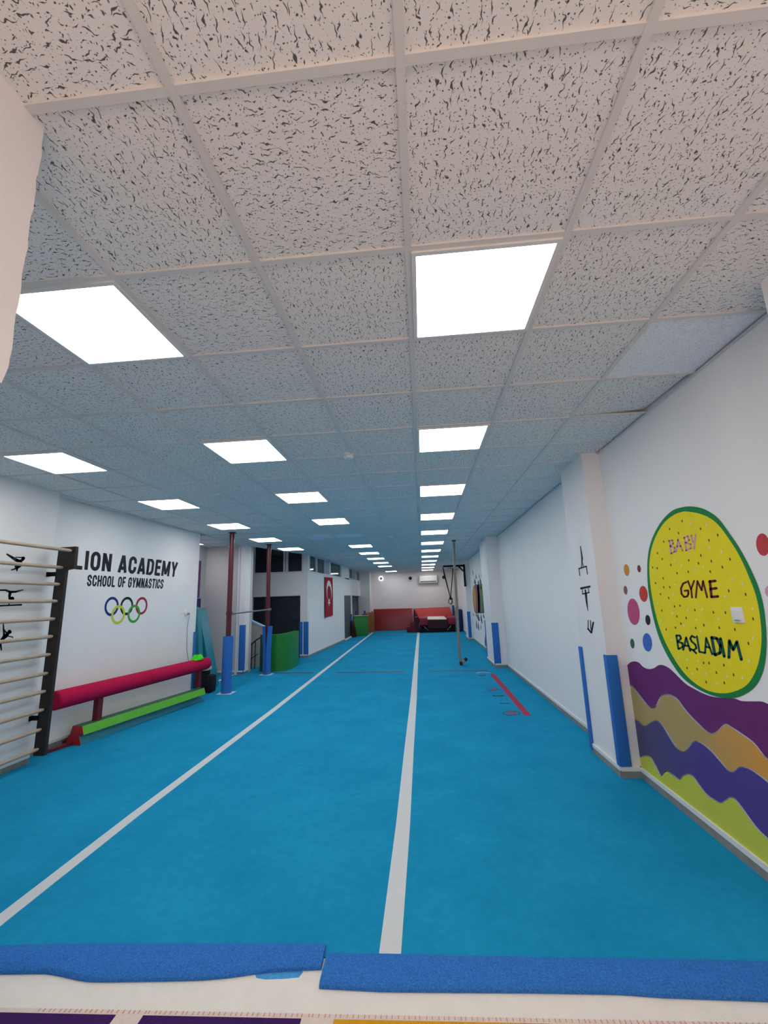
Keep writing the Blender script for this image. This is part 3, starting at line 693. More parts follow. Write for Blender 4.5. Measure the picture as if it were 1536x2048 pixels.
for (cx, cy, ry, col, nm, off) in ((597, 850, 106, '1d2b78', 'blue_ring', .001), (790, 845, 101, '14161a', 'black_ring', .001), (980, 842, 97, 'a31b3b', 'red_ring', .001), (680, 955, 105, 'c3cf3a', 'yellow_ring', .0022), (882, 945, 100, '3f9e3c', 'green_ring', .0022)):
    p = PS(*c(cx, cy)); top = PS(*c(cx, cy-ry)); R = abs(top.z-p.z); mb = MB(); k = 48; wd = .036
    for i in range(k):
        a, b = 2*math.pi*i/k, 2*math.pi*(i+1)/k
        f_ = lambda ang, rr: p+SU*(rr*math.cos(ang))+Vector((0, 0, rr*math.sin(ang)))+SN*off
        mb.prism([f_(a, R+wd/2), f_(b, R+wd/2), f_(b, R-wd/2), f_(a, R-wd/2)], SN*.001)
    mb.build(nm, mat(nm+'_vinyl', col, .5, .04), em)
# socket and cable near the end of the sign wall
sk = thing('wall_socket', 'round white wall socket with a hanging cable at the end of the sign wall', 'socket', PS(371, 1226))
p = PS(371.5, 1225.5); MB().lathe(p-SN*.005, [(.055, 0), (.055, .018), (.04, .026)], 24, SN).build('socket_plate', M['plastic'], sk, smooth=True)
p2 = PS(363, 1226); MB().lathe(p2-SN*.005, [(.035, 0), (.035, .010), (.03, .012)], 20, SN).build('cover', M['plastic'], sk, smooth=True)
MB().lathe(p+SU*.03-Vector((0,0,.02)), [(.018, 0), (.018, .05), (.012, .055)], 12, SN).build('plug', M['plastic_grey'], sk, smooth=True)
MB().tube([PS(376, 1231)+SN*.03, PS(374, 1250)+SN*.012, PS(373, 1280)+SN*.010, PS(373, 1300)+SN*.010, PS(376, 1322)+SN*.012, PS(377, 1340)+SN*.012], .004, 6).build('cable', M['plastic_grey'], sk, smooth=True)
# ------------------------------------------------------------------ padded beam, foam beams, cones, bag
bm0, bm1 = Vector((-4.150, 3.32, .555)), Vector((-3.818, 6.16, .55)); bd = (bm1-bm0).normalized()
be = thing('balance_beam', 'crimson padded round beam on two legs along the sign wall', 'balance beam', (-4, 4.6, 0))
MB().tube([bm0, bm0+bd*.012, bm1-bd*.05, bm1-bd*.012, bm1], [.09, .103, .103, .095, .07], 28).build('padded_log', M['beam'], be, smooth=True)
def along(y): return bm0.lerp(bm1, (y-bm0.y)/(bm1.y-bm0.y))
for yy in (3.93, 5.93):
    q = along(yy); mb = MB(); mb.box((q.x-.03, q.y-.045, .03), (q.x+.03, q.y+.045, .47), .004)
    l = mb.build('leg', M['beam_leg'], be)
    mb = MB()
    if yy < 5:
        f0 = Vector((q.x-.03, q.y, 0)); 
        for tgt in (onz(91, 1507), onz(99, 1492)):
            d = tgt-f0; n = Vector((-d.y, d.x, 0)).normalized()*.03
            mb.prism([f0-n, f0+n, tgt+n, tgt-n], (0, 0, .035), .004)
    else: mb.box((q.x-.26, q.y-.03, 0), (q.x+.03, q.y+.03, .035), .004)
    mb.build('foot', M['beam_leg'], l)
def foam(b0, b1, z0, wb_, wt, h, label, mside, mtop, mend, lean=0):
    """trapezoid foam beam; b0/b1 = right-hand bottom corners at the near and far end"""
    b0, b1 = Vector((b0[0], b0[1], z0)), Vector((b1[0], b1[1], z0)); d = (b1-b0).normalized(); L_ = Vector((-d.y, d.x, 0)); up = Vector((0, 0, 1)); i = (wb_-wt)/2
    def sec(p): return [p+L_*wb_, p, p+L_*i+up*h, p+L_*(wb_-i)+up*h]
    t = thing('foam_beam', label, 'foam beam', b0.lerp(b1, .5))
    n = 24; mb = MB(); rings = []
    for k in range(n+1):
        j = .002*math.sin(k*2.3)
        rings.append([mb.bm.verts.new(q+L_*(j if s else -j)) for s, q in enumerate(sec(b0.lerp(b1, k/n)))])
    for a, b in zip(rings, rings[1:]):
        for s in range(4):
            f = mb.bm.faces.new([a[s], a[(s+1) % 4], b[(s+1) % 4], b[s]]); f.material_index = 1 if s == 2 else 0
    mb.build('cover', [M[mside], M[mtop]], t)
    for p, dd in ((b0, -d), (b1, d)): MB().prism(sec(p), dd*.006, .002).build('end_panel', M[mend if p is b0 else mside], t)
fa, fb = onz(161.5, 1491), onz(406.5, 1400)
foam(fa, fb, .002, .215, .15, .105, 'teal foam beam with red end lying under the lime green one', 'teal', 'teal', 'red_vinyl')
fa2, fb2 = onz(167.5, 1470, .11), onz(411, 1388, .11)
foam((fa2.x, fa2.y), (fb2.x, fb2.y), .109, .20, .135, .095, 'lime green foam beam stacked on the teal one beside the sign wall', 'lime', 'green_dark', 'red_vinyl')
cp = along(5.86); zc = cp.z+.1
for k, lab in enumerate(('lowest neon green marker cone of the stack on the beam', 'neon green marker cone in the middle of the stack on the beam', 'topmost neon green marker cone of the stack on the beam')):
    mb = MB(); q = Vector((cp.x+.003*k, cp.y+.008*k, zc-.006+.011*k)); n = 24
    prof = [(.098, 0), (.097, .005), (.060, .058), (.054, .062), (.048, .062), (.052, .05), (.088, .0)]
    rings = [[mb.bm.verts.new(q+Vector((r*math.cos(2*math.pi*i/n), r*math.sin(2*math.pi*i/n), h-(.014 if h > .055 and i % 6 < 2 else 0)))) for i in range(n)] for r, h in prof]
    for a, b in zip(rings, rings[1:]+rings[:1]):
        for i in range(n): mb.bm.faces.new([a[i], a[(i+1) % n], b[(i+1) % n], b[i]])
    tag(mb.build('marker_cone', M['neon']), lab, 'cone', 'neon marker cones')
bg = thing('gym_bag', 'black sports bag with cream label band standing behind the end of the foam beams', 'bag', (-4.02, 6.5, 0))
mb = MB(); mb.box((-4.17, 6.41, .0), (-3.85, 6.64, .30), .05); mb.build('bag_body', M['bag'], bg, smooth=True)
mb = MB(); mb.box((-4.13, 6.42, .29), (-3.95, 6.58, .54), .03); nk = mb.build('bag_top', M['bag'], bg, smooth=True)
mb = MB(); mb.box((-4.045, 6.405, .385), (-3.935, 6.595, .435), .004); mb.build('cream_band', M['cream'], nk)
mb = MB(); mb.box((-4.135, 6.405, .375), (-4.06, 6.5, .435), .004); mb.build('brown_band', M['tan_label'], nk)
MB().tube([(-3.9, 6.36, .27), (-3.86, 6.345, .2), (-3.865, 6.345, .08), (-3.9, 6.36, .03)], .014, 8).build('strap', M['bag'], bg, smooth=True)
# wedge mats standing on end behind the sign wall
def wedge(pts, Y, depth, mside, lab):
    P = [ony(x, y, Y) for x, y in pts]; P = [Vector((p.x, Y, max(p.z, 0))) for p in P]
    t = thing('wedge_mat', lab, 'wedge mat', (P[0].x, Y, 0)); MB().prism(P, (0, depth, 0), .012).build('mat_body', M['teal'], t, smooth=True)
    e_ = [P[0]+Vector((-.006, -.004, 0)), P[1]+Vector((-.006, -.004, 0)), P[1]+Vector((.05, -.004, 0)), P[0]+Vector((.03, -.004, 0))]
    MB().prism(e_, (0, depth*.9, 0)).build('side_seam', M['teal_edge'], t)
wedge([(386, 1213), (372, 1400), (400, 1400), (397, 1290), (394, 1217)], 6.62, .16, 'teal', 'teal wedge mat standing on end, the left of the pair behind the sign wall')
wedge([(394.6, 1217), (400, 1330), (404, 1388), (424, 1375), (410, 1290), (397.5, 1217)], 6.86, .3, 'teal', 'teal wedge mat standing on end, the right of the pair behind the sign wall')
t = thing('tall_mat', 'tall violet folded mat standing upright behind the sign wall', 'mat', (-5.0, 7.6, 0))
MB().box((-5.25, 7.55, 1.70), (-4.835, 7.72, 2.5), .01).build('upper_panel', M['purple'], t)
MB().box((-5.25, 7.55, 0.0), (-4.80, 7.72, 1.69), .01).build('lower_panel', M['purple_dark'], t)
# ------------------------------------------------------------------ horizontal bar poles
def pole(x, y, lab, split):
    t = thing('bar_pole', lab, 'pole', (x, y, 0), 'maroon horizontal bar poles')
    MB().tube([(x, y, .0), (x, y, 2.872)], .046, 20).build('pole_tube', M['pole'], t, smooth=True)
    MB().box((x-.13, y-.12, 0.0), (x+.13, y+.12, .006)).build('base_plate', M['tape_white'], t)
    MB().lathe((x, y, 2.865), [(.07, 0), (.07, .015)], 16).build('top_flange', M['pole'], t)
    MB().lathe((x, y, 1.385), [(.054, -.03), (.054, .03)], 16).build('collar', M['pole'], t)
    if not split:
        mb = MB(); n = 28; ri, ro = .05, .09; rings = [[mb.bm.verts.new((x+r*math.cos(2*math.pi*i/n), y+r*math.sin(2*math.pi*i/n), z)) for i in range(n)] for r, z in ((ri, .008), (ro, .008), (ro, .975), (ri, .975))]
        for a, b in zip(rings, rings[1:]+rings[:1]):
            for i in range(n): mb.bm.faces.new([a[i], a[(i+1) % n], b[(i+1) % n], b[i]])
        mb.build('foam_pad', M['guard'], t, smooth=True)
    else:
        # split sleeve that gapes open towards the top at the front
        mb = MB(); n = 26; lev = 14; G = []
        for l in range(lev+1):
            z = .008+(1.03-.008)*l/lev; gap = .12+.75*max(0, (z-.45)/.58)**1.2; row = []
            for i in range(n+1):
                a = -math.pi/2+gap/2+(2*math.pi-gap)*i/n; sp = 1+.35*max(0, (z-.5)/.53)
                row.append(((x+.052*math.cos(a)*sp, y+.052*math.sin(a), z), (x+.086*math.cos(a)*sp, y+.086*math.sin(a), z)))
            G.append([(mb.bm.verts.new(p), mb.bm.verts.new(q)) for p, q in row])
        for l in range(lev):
            for i in range(n):
                a, b, c_, d = G[l][i], G[l][i+1], G[l+1][i+1], G[l+1][i]
                mb.bm.faces.new([a[1], b[1], c_[1], d[1]]); mb.bm.faces.new([a[0], d[0], c_[0], b[0]])
            for i in (0, n): a, d = G[l][i], G[l+1][i]; mb.bm.faces.new([a[0], a[1], d[1], d[0]])
        for l in (0, lev):
            for i in range(n): a, b = G[l][i], G[l][i+1]; mb.bm.faces.new([a[0], b[0], b[1], a[1]])
        mb.build('foam_pad', M['guard'], t, smooth=True)
    return t
pole(-3.56, 6.4, 'nearer maroon bar pole with a closed blue pad, left of the floor', False)
pole(-3.515, 8.3, 'farther maroon bar pole with a split blue pad, before the bent green mat', True)
hb = thing('horizontal_bar', 'grey steel horizontal bar between the two maroon poles', 'bar', (-3.53, 7.3, 1.39))
MB().tube([(-3.515, 6.44, 1.375), (-3.47, 8.27, 1.395)], .0165, 14).build('bar', M['steel'], hb, smooth=True)
for y, x in ((6.43, -3.515), (8.28, -3.465)):
    MB().lathe((x, y, 1.375 if y < 7 else 1.395), [(.032, -.03), (.032, .03)], 16, (0, 1, 0)).build('clamp', M['steel'], hb, smooth=True)
# bent green mat
t = thing('bent_mat', 'big bent green foam mat standing before the dark glazing', 'mat', (-3.5, 9.1, 0))
oc = [onz(539, 1343.5), onz(556, 1343), onz(575, 1340.5), onz(588, 1335), onz(597.5, 1328)]
oc = [Vector((p.x, p.y, 0)) for p in oc]; oc = [Vector(q) for q in spline([tuple(p) for p in oc], 5)]
inn = []
for i, p in enumerate(oc):
    tt = (oc[min(i+1, len(oc)-1)]-oc[max(i-1, 0)]).normalized(); nn = Vector((-tt.y, tt.x, 0)); nn = nn if nn.x < 0 or nn.y > 0 else -nn
    inn.append(p+Vector((-.26, .09, 0)).lerp(Vector((-.1, .25, 0)), i/len(oc)*.6))
mb = MB(); H = .815
rows = [[mb.bm.verts.new(v) for v in (a, a+Vector((0,0,H)), b+Vector((0,0,H)), b)] for a, b in zip(oc, inn)]
for r0, r1 in zip(rows, rows[1:]):
    for j in range(4): mb.bm.faces.new([r0[j], r0[(j+1) % 4], r1[(j+1) % 4], r1[j]])
mb.bm.faces.new(rows[0]); mb.bm.faces.new(rows[-1])
mb.build('mat_body', M['mat_green'], t, smooth=True)
mb = MB(); a, b = oc[0], inn[0]; dn = (oc[1]-oc[0]).normalized()*-.01
mb.hexa([a+dn, b+dn, b+dn*.1, a+dn*.1, a+dn+Vector((0,0,H+.002)), b+dn+Vector((0,0,H+.002)), b+dn*.1+Vector((0,0,H+.002)), a+dn*.1+Vector((0,0,H+.002))]); mb.build('end_panel', M['mat_green_edge'], t)
# ------------------------------------------------------------------ flag
def flagp(x, y): return onplane(x, y, (XC, YF, 0), (5.0, -(XE-XC), 0))
FN = Vector((5.0, -(XE-XC), 0)).normalized()
fg = thing('flag', 'long red flag with white crescent and star hanging on the wall below the windows', 'flag', flagp(656, 1195))
p00, p10, p01, p11 = flagp(648, 1154), flagp(664, 1155.5), flagp(648, 1235.5), flagp(664.8, 1230.5)
mb = MB(); nx, nz = 14, 18; G = []
def fpt(u, v): return p00.lerp(p10, u).lerp(p01.lerp(p11, u), v)+FN*(.02+.018*v*(1+math.sin(u*9+v*1.5))+ .012*math.sin(u*3.1*2)*v)
for th in (0, .004): G.append([[mb.bm.verts.new(fpt(i/nx, j/nz)-FN*th) for i in range(nx+1)] for j in range(nz+1)])
for j in range(nz):
    for i in range(nx):
        for g_ in G: mb.bm.faces.new([g_[j][i], g_[j][i+1], g_[j+1][i+1], g_[j+1][i]])
for i in range(nx):
    for j in (0, nz): mb.bm.faces.new([G[0][j][i], G[0][j][i+1], G[1][j][i+1], G[1][j][i]])
for j in range(nz):
    for i in (0, nx): mb.bm.faces.new([G[0][j][i], G[0][j+1][i], G[1][j+1][i], G[1][j][i]])
cloth = mb.build('cloth', M['flag'], fg, smooth=True)
mb = MB()
def fq(u, v): return fpt(u, v)+FN*.003
asp = (p10-p00).length/(p01-p00).length
def cres(a, outer):
    return None
R1, R2 = .30, .245; cu_, cv_ = .5, .35
n = 30
def circ(cu, cv, R, a): return (cu+R*math.sin(a), cv-R*asp*math.cos(a)*1.0)
out, inn_ = [], []
for i in range(n+1):
    a = -2.45+4.9*i/n; out.append(circ(cu_, cv_, R1*1.1, a)); inn_.append(circ(cu_, cv_+.075*1.25*asp/.55*.55, R2*1.05, a*1.09))
for i in range(n): mb.prism([fq(*out[i]), fq(*out[i+1]), fq(*inn_[i+1]), fq(*inn_[i])], FN*.001)
mb.build('crescent', M['white_paint'], fg)
mb = MB(); sp = []
for i in range(10):
    a = math.pi*i/5+math.pi; R = .15 if i % 2 == 0 else .06; sp.append(fq(.5+R*math.sin(a), .635-R*asp*math.cos(a)))
mb.prism(sp, FN*.001); mb.build('star', M['white_paint'], fg)
# ------------------------------------------------------------------ wall mural by the camera (right wall)
mu = thing('wall_mural', 'big painted mural of a yellow round fruit with lettering above wavy coloured bands', 'mural', (XR, 1.4, 1.0))
PW = lambda x, y: onx(x, y, XR); NR = (-1, 0, 0)
c = crop(1240, 1300, 4.267)
def paint_mat(n_, h): return mat(n_, h, .7, .07, 9, .05, 120)
def grad_mat(n_, h0, h1, y0, y1):
    m = mat(n_, h0, .7, .05); nt = m.node_tree; N = nt.nodes; L = nt.links; b = N['Principled BSDF']
    tc = N.new('ShaderNodeTexCoord'); sx = N.new('ShaderNodeSeparateXYZ'); L.new(tc.outputs['Object'], sx.inputs[0])
    nz = N.new('ShaderNodeTexNoise'); nz.inputs['Scale'].default_value = 7; L.new(tc.outputs['Object'], nz.inputs[0])
    ad = N.new('ShaderNodeMath'); ad.operation = 'MULTIPLY_ADD'; ad.inputs[1].default_value = .25; L.new(nz.outputs[0], ad.inputs[0]); L.new(sx.outputs[1], ad.inputs[2])
    mr = N.new('ShaderNodeMapRange'); mr.inputs[1].default_value = y0; mr.inputs[2].default_value = y1; L.new(ad.outputs[0], mr.inputs[0])
    mx = N.new('ShaderNodeMix'); mx.data_type = 'RGBA'; mx.inputs[6].default_value = lin(h0); mx.inputs[7].default_value = lin(h1)
    L.new(mr.outputs[0], mx.inputs[0]); L.new(mx.outputs[2], b.inputs['Base Color']); return m
bot = [(1400, 1960), (1263, 1855), (640, 1375), (165, 1022)]
pur = spline([(63,130),(90,105),(130,97),(165,110),(200,145),(245,162),(290,155),(330,130),(370,130),(420,155),(470,200),(520,250),(570,295),(640,335),(720,375),(800,400),(900,410),(980,415),(1040,435),(1130,438),(1210,440),(1263,460),(1400,530)], 4)
tan = spline([(80,292),(110,315),(150,365),(200,430),(250,485),(285,492),(310,475),(350,400),(385,380),(440,388),(490,420),(550,500),(610,570),(680,640),(740,695),(790,715),(840,690),(900,635),(960,665),(1060,730),(1150,800),(1220,890),(1263,935),(1400,1060)], 4)
ind = spline([(118,600),(150,602),(180,630),(215,650),(250,625),(300,600),(340,615),(380,665),(430,750),(480,825),(520,862),(550,868),(580,840),(620,790),(660,778),(720,810),(790,870),(860,950),(920,1020),(965,1040),(1010,1005),(1050,998),(1110,1015),(1180,1060),(1263,1125),(1400,1250)], 4)
lim = spline([(158,925),(210,905),(260,915),(300,980),(350,1070),(380,1045),(410,1035),(450,1065),(510,1105),(540,1075),(590,1060),(630,1085),(690,1170),(750,1240),(810,1280),(860,1305),(900,1285),(950,1258),(990,1280),(1050,1355),(1110,1440),(1180,1530),(1263,1610),(1400,1740)], 4)
for k, (nm, top, low, m_) in enumerate((('purple_band', pur, tan, paint_mat('mural_purple', '6a286a')), ('ochre_band', tan, ind, grad_mat('mural_ochre', 'd99a42', 'b39a62', 1.35, 2.0)),
                                        ('indigo_band', ind, lim, grad_mat('mural_indigo', '4d3f8c', '524d74', 1.9, 2.6)), ('lime_band', lim, None, paint_mat('mural_lime', 'c6cb4a')))):
    mb = MB(); pl = [c(*p) for p in top]+[c(*p) for p in (low[::-1] if low else bot)]
    flat(mb, pl, PW, NR, .0006, .0006); mb.build(nm, m_, mu, tri=True)
mw = mat('mural_white', 'd6d2d6', .7, .03)
for ln in (tan, ind, lim): stroke(MB(), [c(*p) for p in ln], 10/4.267, PW, NR, .0013, .0005).build('white_outline', mw, mu)
c = crop(1240, 1000, 4.875)
outer = closed_spline([(690,62),(800,80),(900,130),(980,200),(1060,310),(1150,440),(1230,580),(1290,700),(1350,840),(1390,980),(1415,1120),(1430,1300),(1430,1450),(1415,1600),(1380,1720),(1320,1820),(1230,1890),(1120,1930),(980,1925),(860,1890),(740,1830),(620,1740),(540,1640),(460,1510),(390,1360),(340,1200),(300,1020),(275,850),(268,680),(275,540),(300,420),(350,300),(420,190),(510,105),(600,72)], 3)
inner = closed_spline([(650,112),(760,128),(860,165),(940,220),(1010,300),(1080,400),(1150,510),(1220,650),(1270,770),(1320,900),(1355,1040),(1375,1180),(1385,1330),(1375,1480),(1345,1620),(1290,1740),(1220,1820),(1110,1870),(1000,1885),(880,1865),(770,1810),(670,1730),(580,1620),(500,1490),(430,1350),(375,1200),(335,1040),(305,870),(290,700),(295,560),(320,440),(370,320),(440,215),(530,145),(600,118)], 3)
mb = MB(); flat(mb, [c(*p) for p in outer], PW, NR, .0018, .0005); mb.build('green_rim', paint_mat('mural_green', '178040'), mu, tri=True)
dark = [(610,205),(488,283),(575,322),(790,280),(958,342),(872,392),(430,405),(370,518),(415,575),(793,540),(675,587),(895,597),(770,618),(1078,577),(500,633),(322,657),(367,665),(1003,655),(560,713),(670,700),(885,698),(350,810),(425,763),(430,850),(490,850),(400,918),(478,955),(535,1038),(590,1030),(412,1078),(735,1073),(915,1095),(1033,1098),(1065,885),(1230,920),(1303,1158),(650,1150),(560,1135),(598,1205),(545,1245),(455,1262),(743,1248),(823,1220),(973,1245),(1125,1262),(1258,1398),(820,1588),(873,1590),(1018,1610),(658,1638),(757,1650),(945,1683),(1113,1705),(845,1775),(1022,1783)]
light = [(688,225),(848,243),(877,467),(995,505),(450,517),(542,593),(603,640),(818,655),(735,680),(1093,778),(1200,820),(540,825),(525,918),(1028,942),(370,1003),(805,1065),(665,1073),(515,1105),(400,1180),(748,1170),(967,1160),(1297,1065),(630,1225),(790,1278),(575,1540),(660,1558),(765,1573),(1303,1342),(1262,1570),(712,1697),(845,1695),(1048,1718),(1197,1732),(950,1790),(505,1370)]
mb = MB(); flat(mb, [c(*p) for p in inner], PW, NR, .0024, .0004)
def count(): return len(mb.bm.faces)
nf0 = count()
for x, y in dark: q = .5+.5*(x/1400); flat(mb, [c(*p) for p in oval(x, y, 7*q+1, 16*q+2, 10, -.25)], PW, NR, .0026, .0006)
nf1 = count()
for x, y in light: q = .5+.6*(x/1400); flat(mb, [c(*p) for p in oval(x, y, 9*q, 15*q, 12)], PW, NR, .0026, .0006)
mb.bm.faces.ensure_lookup_table()
for i, f in enumerate(mb.bm.faces): f.material_index = 0 if i < nf0 else 1 if i < nf1 else 2
mb.build('yellow_fruit', [paint_mat('mural_yellow', 'eedb1a'), paint_mat('mural_brown', '6a3a14'), paint_mat('mural_cream', 'e9e3b4')], mu, tri=True)
def letters(segs, w, name, m_):
    mb = MB()
    for pts in segs: stroke(mb, [c(*p) for p in pts], w*1.25/4.875, PW, NR, .0034, .0005)
    mb.build(name, m_, mu)
mG, mD, mP = paint_mat('mural_maroon', '6e1510'), paint_mat('mural_dark_green', '0b4a3c'), paint_mat('mural_pink', 'd79bb0')
letters([[(652,800),(620,815),(600,860),(605,915),(630,945),(660,940),(672,915),(670,882),(635,885)], [(668,790),(698,868)], [(728,788),(698,868),(708,950)], [(745,950),(760,790),(802,880),(815,790),(855,948)]], 14, 'lettering', mG)
letters([[(882,792),(898,945)], [(880,795),(935,788)], [(888,868),(945,860)], [(898,945),(960,940)]], 20, 'lettering', mG)
letters([[(555,1325),(575,1450)], [(555,1320),(590,1322),(600,1350),(570,1380)], [(570,1382),(612,1395),(618,1432),(577,1452)], [(622,1460),(650,1340),(690,1470)], [(638,1418),(675,1424)],
         [(735,1340),(705,1325),(690,1350),(705,1380),(740,1410),(750,1445),(720,1465),(690,1450)], [(725,1470),(748,1494)], [(755,1330),(780,1480),(832,1490)], [(835,1490),(845,1345),(905,1503)], [(845,1430),(882,1440)]], 15, 'lettering', mD)
letters([[(900,1340),(930,1505)], [(900,1340),(950,1350),(985,1420),(982,1490),(935,1510)], [(985,1352),(1023,1525)], [(1068,1535),(1072,1372),(1110,1460),(1145,1382),(1190,1555)]], 23, 'lettering', mD)
letters([[(485,400),(505,520)], [(480,398),(515,392),(525,425),(495,448)], [(500,452),(540,465),(535,505),(505,522)], [(552,505),(570,385),(615,495)], [(562,452),(598,450)], [(632,370),(650,490)], [(630,365),(668,352),(680,392),(645,415)], [(650,418),(695,430),(695,472),(652,490)], [(700,345),(718,412)], [(742,338),(728,475)]], 12, 'lettering', mP)
for x, y, rx, ry, h in ((65,683,26,58,'d98a3c'),(187,670,17,36,'7c3334'),(55,880,18,43,'8a5c5e'),(230,915,40,78,'c93c38'),(133,1090,58,130,'c04c7c'),(273,1170,24,50,'232528'),(122,1400,20,48,'2f6650'),(268,1388,45,90,'3b6bc0'),(1395,435,65,110,'c04044'),(1465,890,50,58,'e29ab8')):
    mb = MB(); flat(mb, [c(*p) for p in oval(x, y, rx, ry, 30, -.12)], PW, NR, .0006, .0006); mb.build('painted_dot', paint_mat('dot_'+h, h), mu)
sw = thing('light_switch', 'white light switch on the yellow fruit of the mural', 'light switch', PW(*c(1162, 1120)))
q = [PW(*c(*p)) for p in ((1085,1042),(1212,1045),(1238,1200),(1112,1192))]; cY = sum(p.y for p in q)/4; cZ = sum(p.z for p in q)/4
MB().box((XR+.001, cY-.045, cZ-.043), (XR-.012, cY+.045, cZ+.043), .004).build('plate', M['plastic'], sw, smooth=True)
MB().box((XR-.01, cY-.024, cZ-.03), (XR-.017, cY+.024, cZ+.03), .003).build('rocker', M['plastic'], sw, smooth=True)
MB().box((XR-.016, cY-.02, cZ-.031), (XR-.018, cY+.02, cZ-.027)).build('indicator', M['plastic_grey'], sw)
# pictograms on the first right pillar
c = crop(1140, 1080, 10.24); PP = lambda x, y: onx(x, y, 1.605)
decal([([(215,130),(235,260),(250,380)], [14,20,26]), ([(250,380),(245,450)], [26,20]), ([(245,440),(236,550)], 12), ([(250,450),(274,535)], 12), ([(188,585),(335,540)], 24), ([(185,585),(203,730)], 13), ([(335,540),(360,702)], 13)],
      'black pictogram of a handstand on parallel bars, topmost on the pillar', PP, NR, c, 10.24)
decal([([(230,990),(402,955)], 34), ([(255,1015),(262,1105)], 10), ([(375,995),(392,1075)], 10), ([(260,1105),(325,1090),(392,1075)], 20), ([(316,1025),(322,1085)], 22), ([(325,1090),(345,1280),(368,1450)], [36,26,8])],
      'black pictogram of a gymnast hanging from rings, middle one on the pillar', PP, NR, c, 10.24)
decal([([(375,1645),(372,1820)], 13), ([(420,1650),(432,1830)], 13), ([(372,1820),(440,1900)], 25), ([(440,1900),(480,1690)], 25)],
      'black pictogram of a folded body, lowest one on the pillar', PP, NR, c, 10.24)
# ------------------------------------------------------------------ painted splash farther along the right wall
c = crop(920, 1130, 10.24)
ms = thing('wall_painting', 'painted splash of coloured stripes with drips on the right wall beyond the second pillar', 'mural', (XR, 12, 1.4))
def pf(mb, pts, off=.001): flat(mb, [c(*p) for p in pts], PW, NR, off, .0008)
def drop(x0, y0, x1, y1, w): return [(x0, y0), (x0+w*.6, y0+(y1-y0)*.55), ((x0+x1)/2+w*.5, y1-10), (x1, y1), (x1-w*.5, y1-12), (x0-w*.3, y0+(y1-y0)*.55)]
mb = MB(); pf(mb, [(270,440),(310,400),(400,390),(470,380),(545,390),(560,640),(575,880),(575,990),(500,985),(420,990),(320,990),(290,930),(262,720),(258,560)]); mb.build('dark_ground', paint_mat('splash_slate', '4a5560'), ms, tri=True)
for nm, pts, h in (('ochre_stripe', [(275,440),(300,420),(325,640),(325,960),(300,920),(270,700),(262,560)], 'b8934a'), ('rose_stripe', [(305,420),(385,410),(410,700),(410,970),(325,970),(325,640)], '94556a'),
                   ('purple_stripe', [(350,420),(385,410),(412,700),(412,970),(370,970),(365,700)], '6d4668'), ('green_stripe', [(405,400),(440,400),(470,640),(470,960),(430,970),(415,700)], '5f7d5a'),
                   ('olive_stripe', [(470,540),(530,400),(545,640),(570,960),(510,960),(480,700)], '8b9a5e'), ('yellow_spot', [(430,420),(470,400),(490,430),(490,500),(465,520),(430,490)], 'd0b53f'), ('green_drop', [(545,1210),(572,1230),(580,1360),(562,1350)], '9aa94a')):
    mb = MB(); pf(mb, pts, .0022); mb.build(nm, paint_mat('splash_'+nm, h), ms, tri=True)
mb = MB()
for d in ((190,225,200,390,26),(265,90,278,210,14),(325,175,338,290,22),(300,270,318,400,40),(372,300,380,400,30),(412,260,425,390,40),(440,150,450,270,20),(395,170,402,280,14),(495,80,503,210,16),(495,260,510,400,36),(330,980,345,1060,30),(365,980,400,1150,50),(430,980,460,1200,36),(480,980,508,1105,30),(550,960,548,1060,40),(515,1420,528,1680,28),(522,1340,530,1410,14),(425,1190,432,1330,14),(275,960,285,1060,12)): pf(mb, drop(*d))
mb.build('slate_drips', paint_mat('splash_drip', '47586a'), ms, tri=True)
mb = MB()
for d in ((335,1110,350,1310,24),(372,1150,388,1340,26)): pf(mb, drop(*d))
mb.build('plum_drips', paint_mat('splash_plum', '6a3b52'), ms, tri=True)
# ------------------------------------------------------------------ climbing rope
rp = thing('climbing_rope', 'grey climbing rope hanging from the ceiling to the floor by the right wall', 'rope', (.79, 9.0, 0))
pts = spline([(.805, 9.0, 2.88), (.785, 9.0, 2.2), (.783, 9.0, 1.24), (.772, 9.0, .5), (.775, 9.0, .2), (.79, 9.0, .07), (.80, 9.0, .035)], 6)
MB().tube(pts, .031, 14).build('rope_strand', M['rope'], rp, smooth=True)
MB().tube([(.795, 9.0, .03), (.84, 9.02, .06), (.90, 9.04, .12)], [.03, .03, .028], 12).build('rope_end', M['rope'], rp, smooth=True)
MB().tube([(.885, 9.035, .105), (.93, 9.05, .15)], [.042, .036], 12).build('end_wrap', M['trunk'], rp, smooth=True)
MB().tube([(.787, 9.0, .09), (.803, 9.0, .012)], [.034, .036], 12).build('bend_wrap', M['trunk'], rp, smooth=True)
MB().lathe((.805, 9.0, 2.86), [(.05, 0), (.05, .02)], 16).build('ceiling_mount', M['black_metal'], rp)
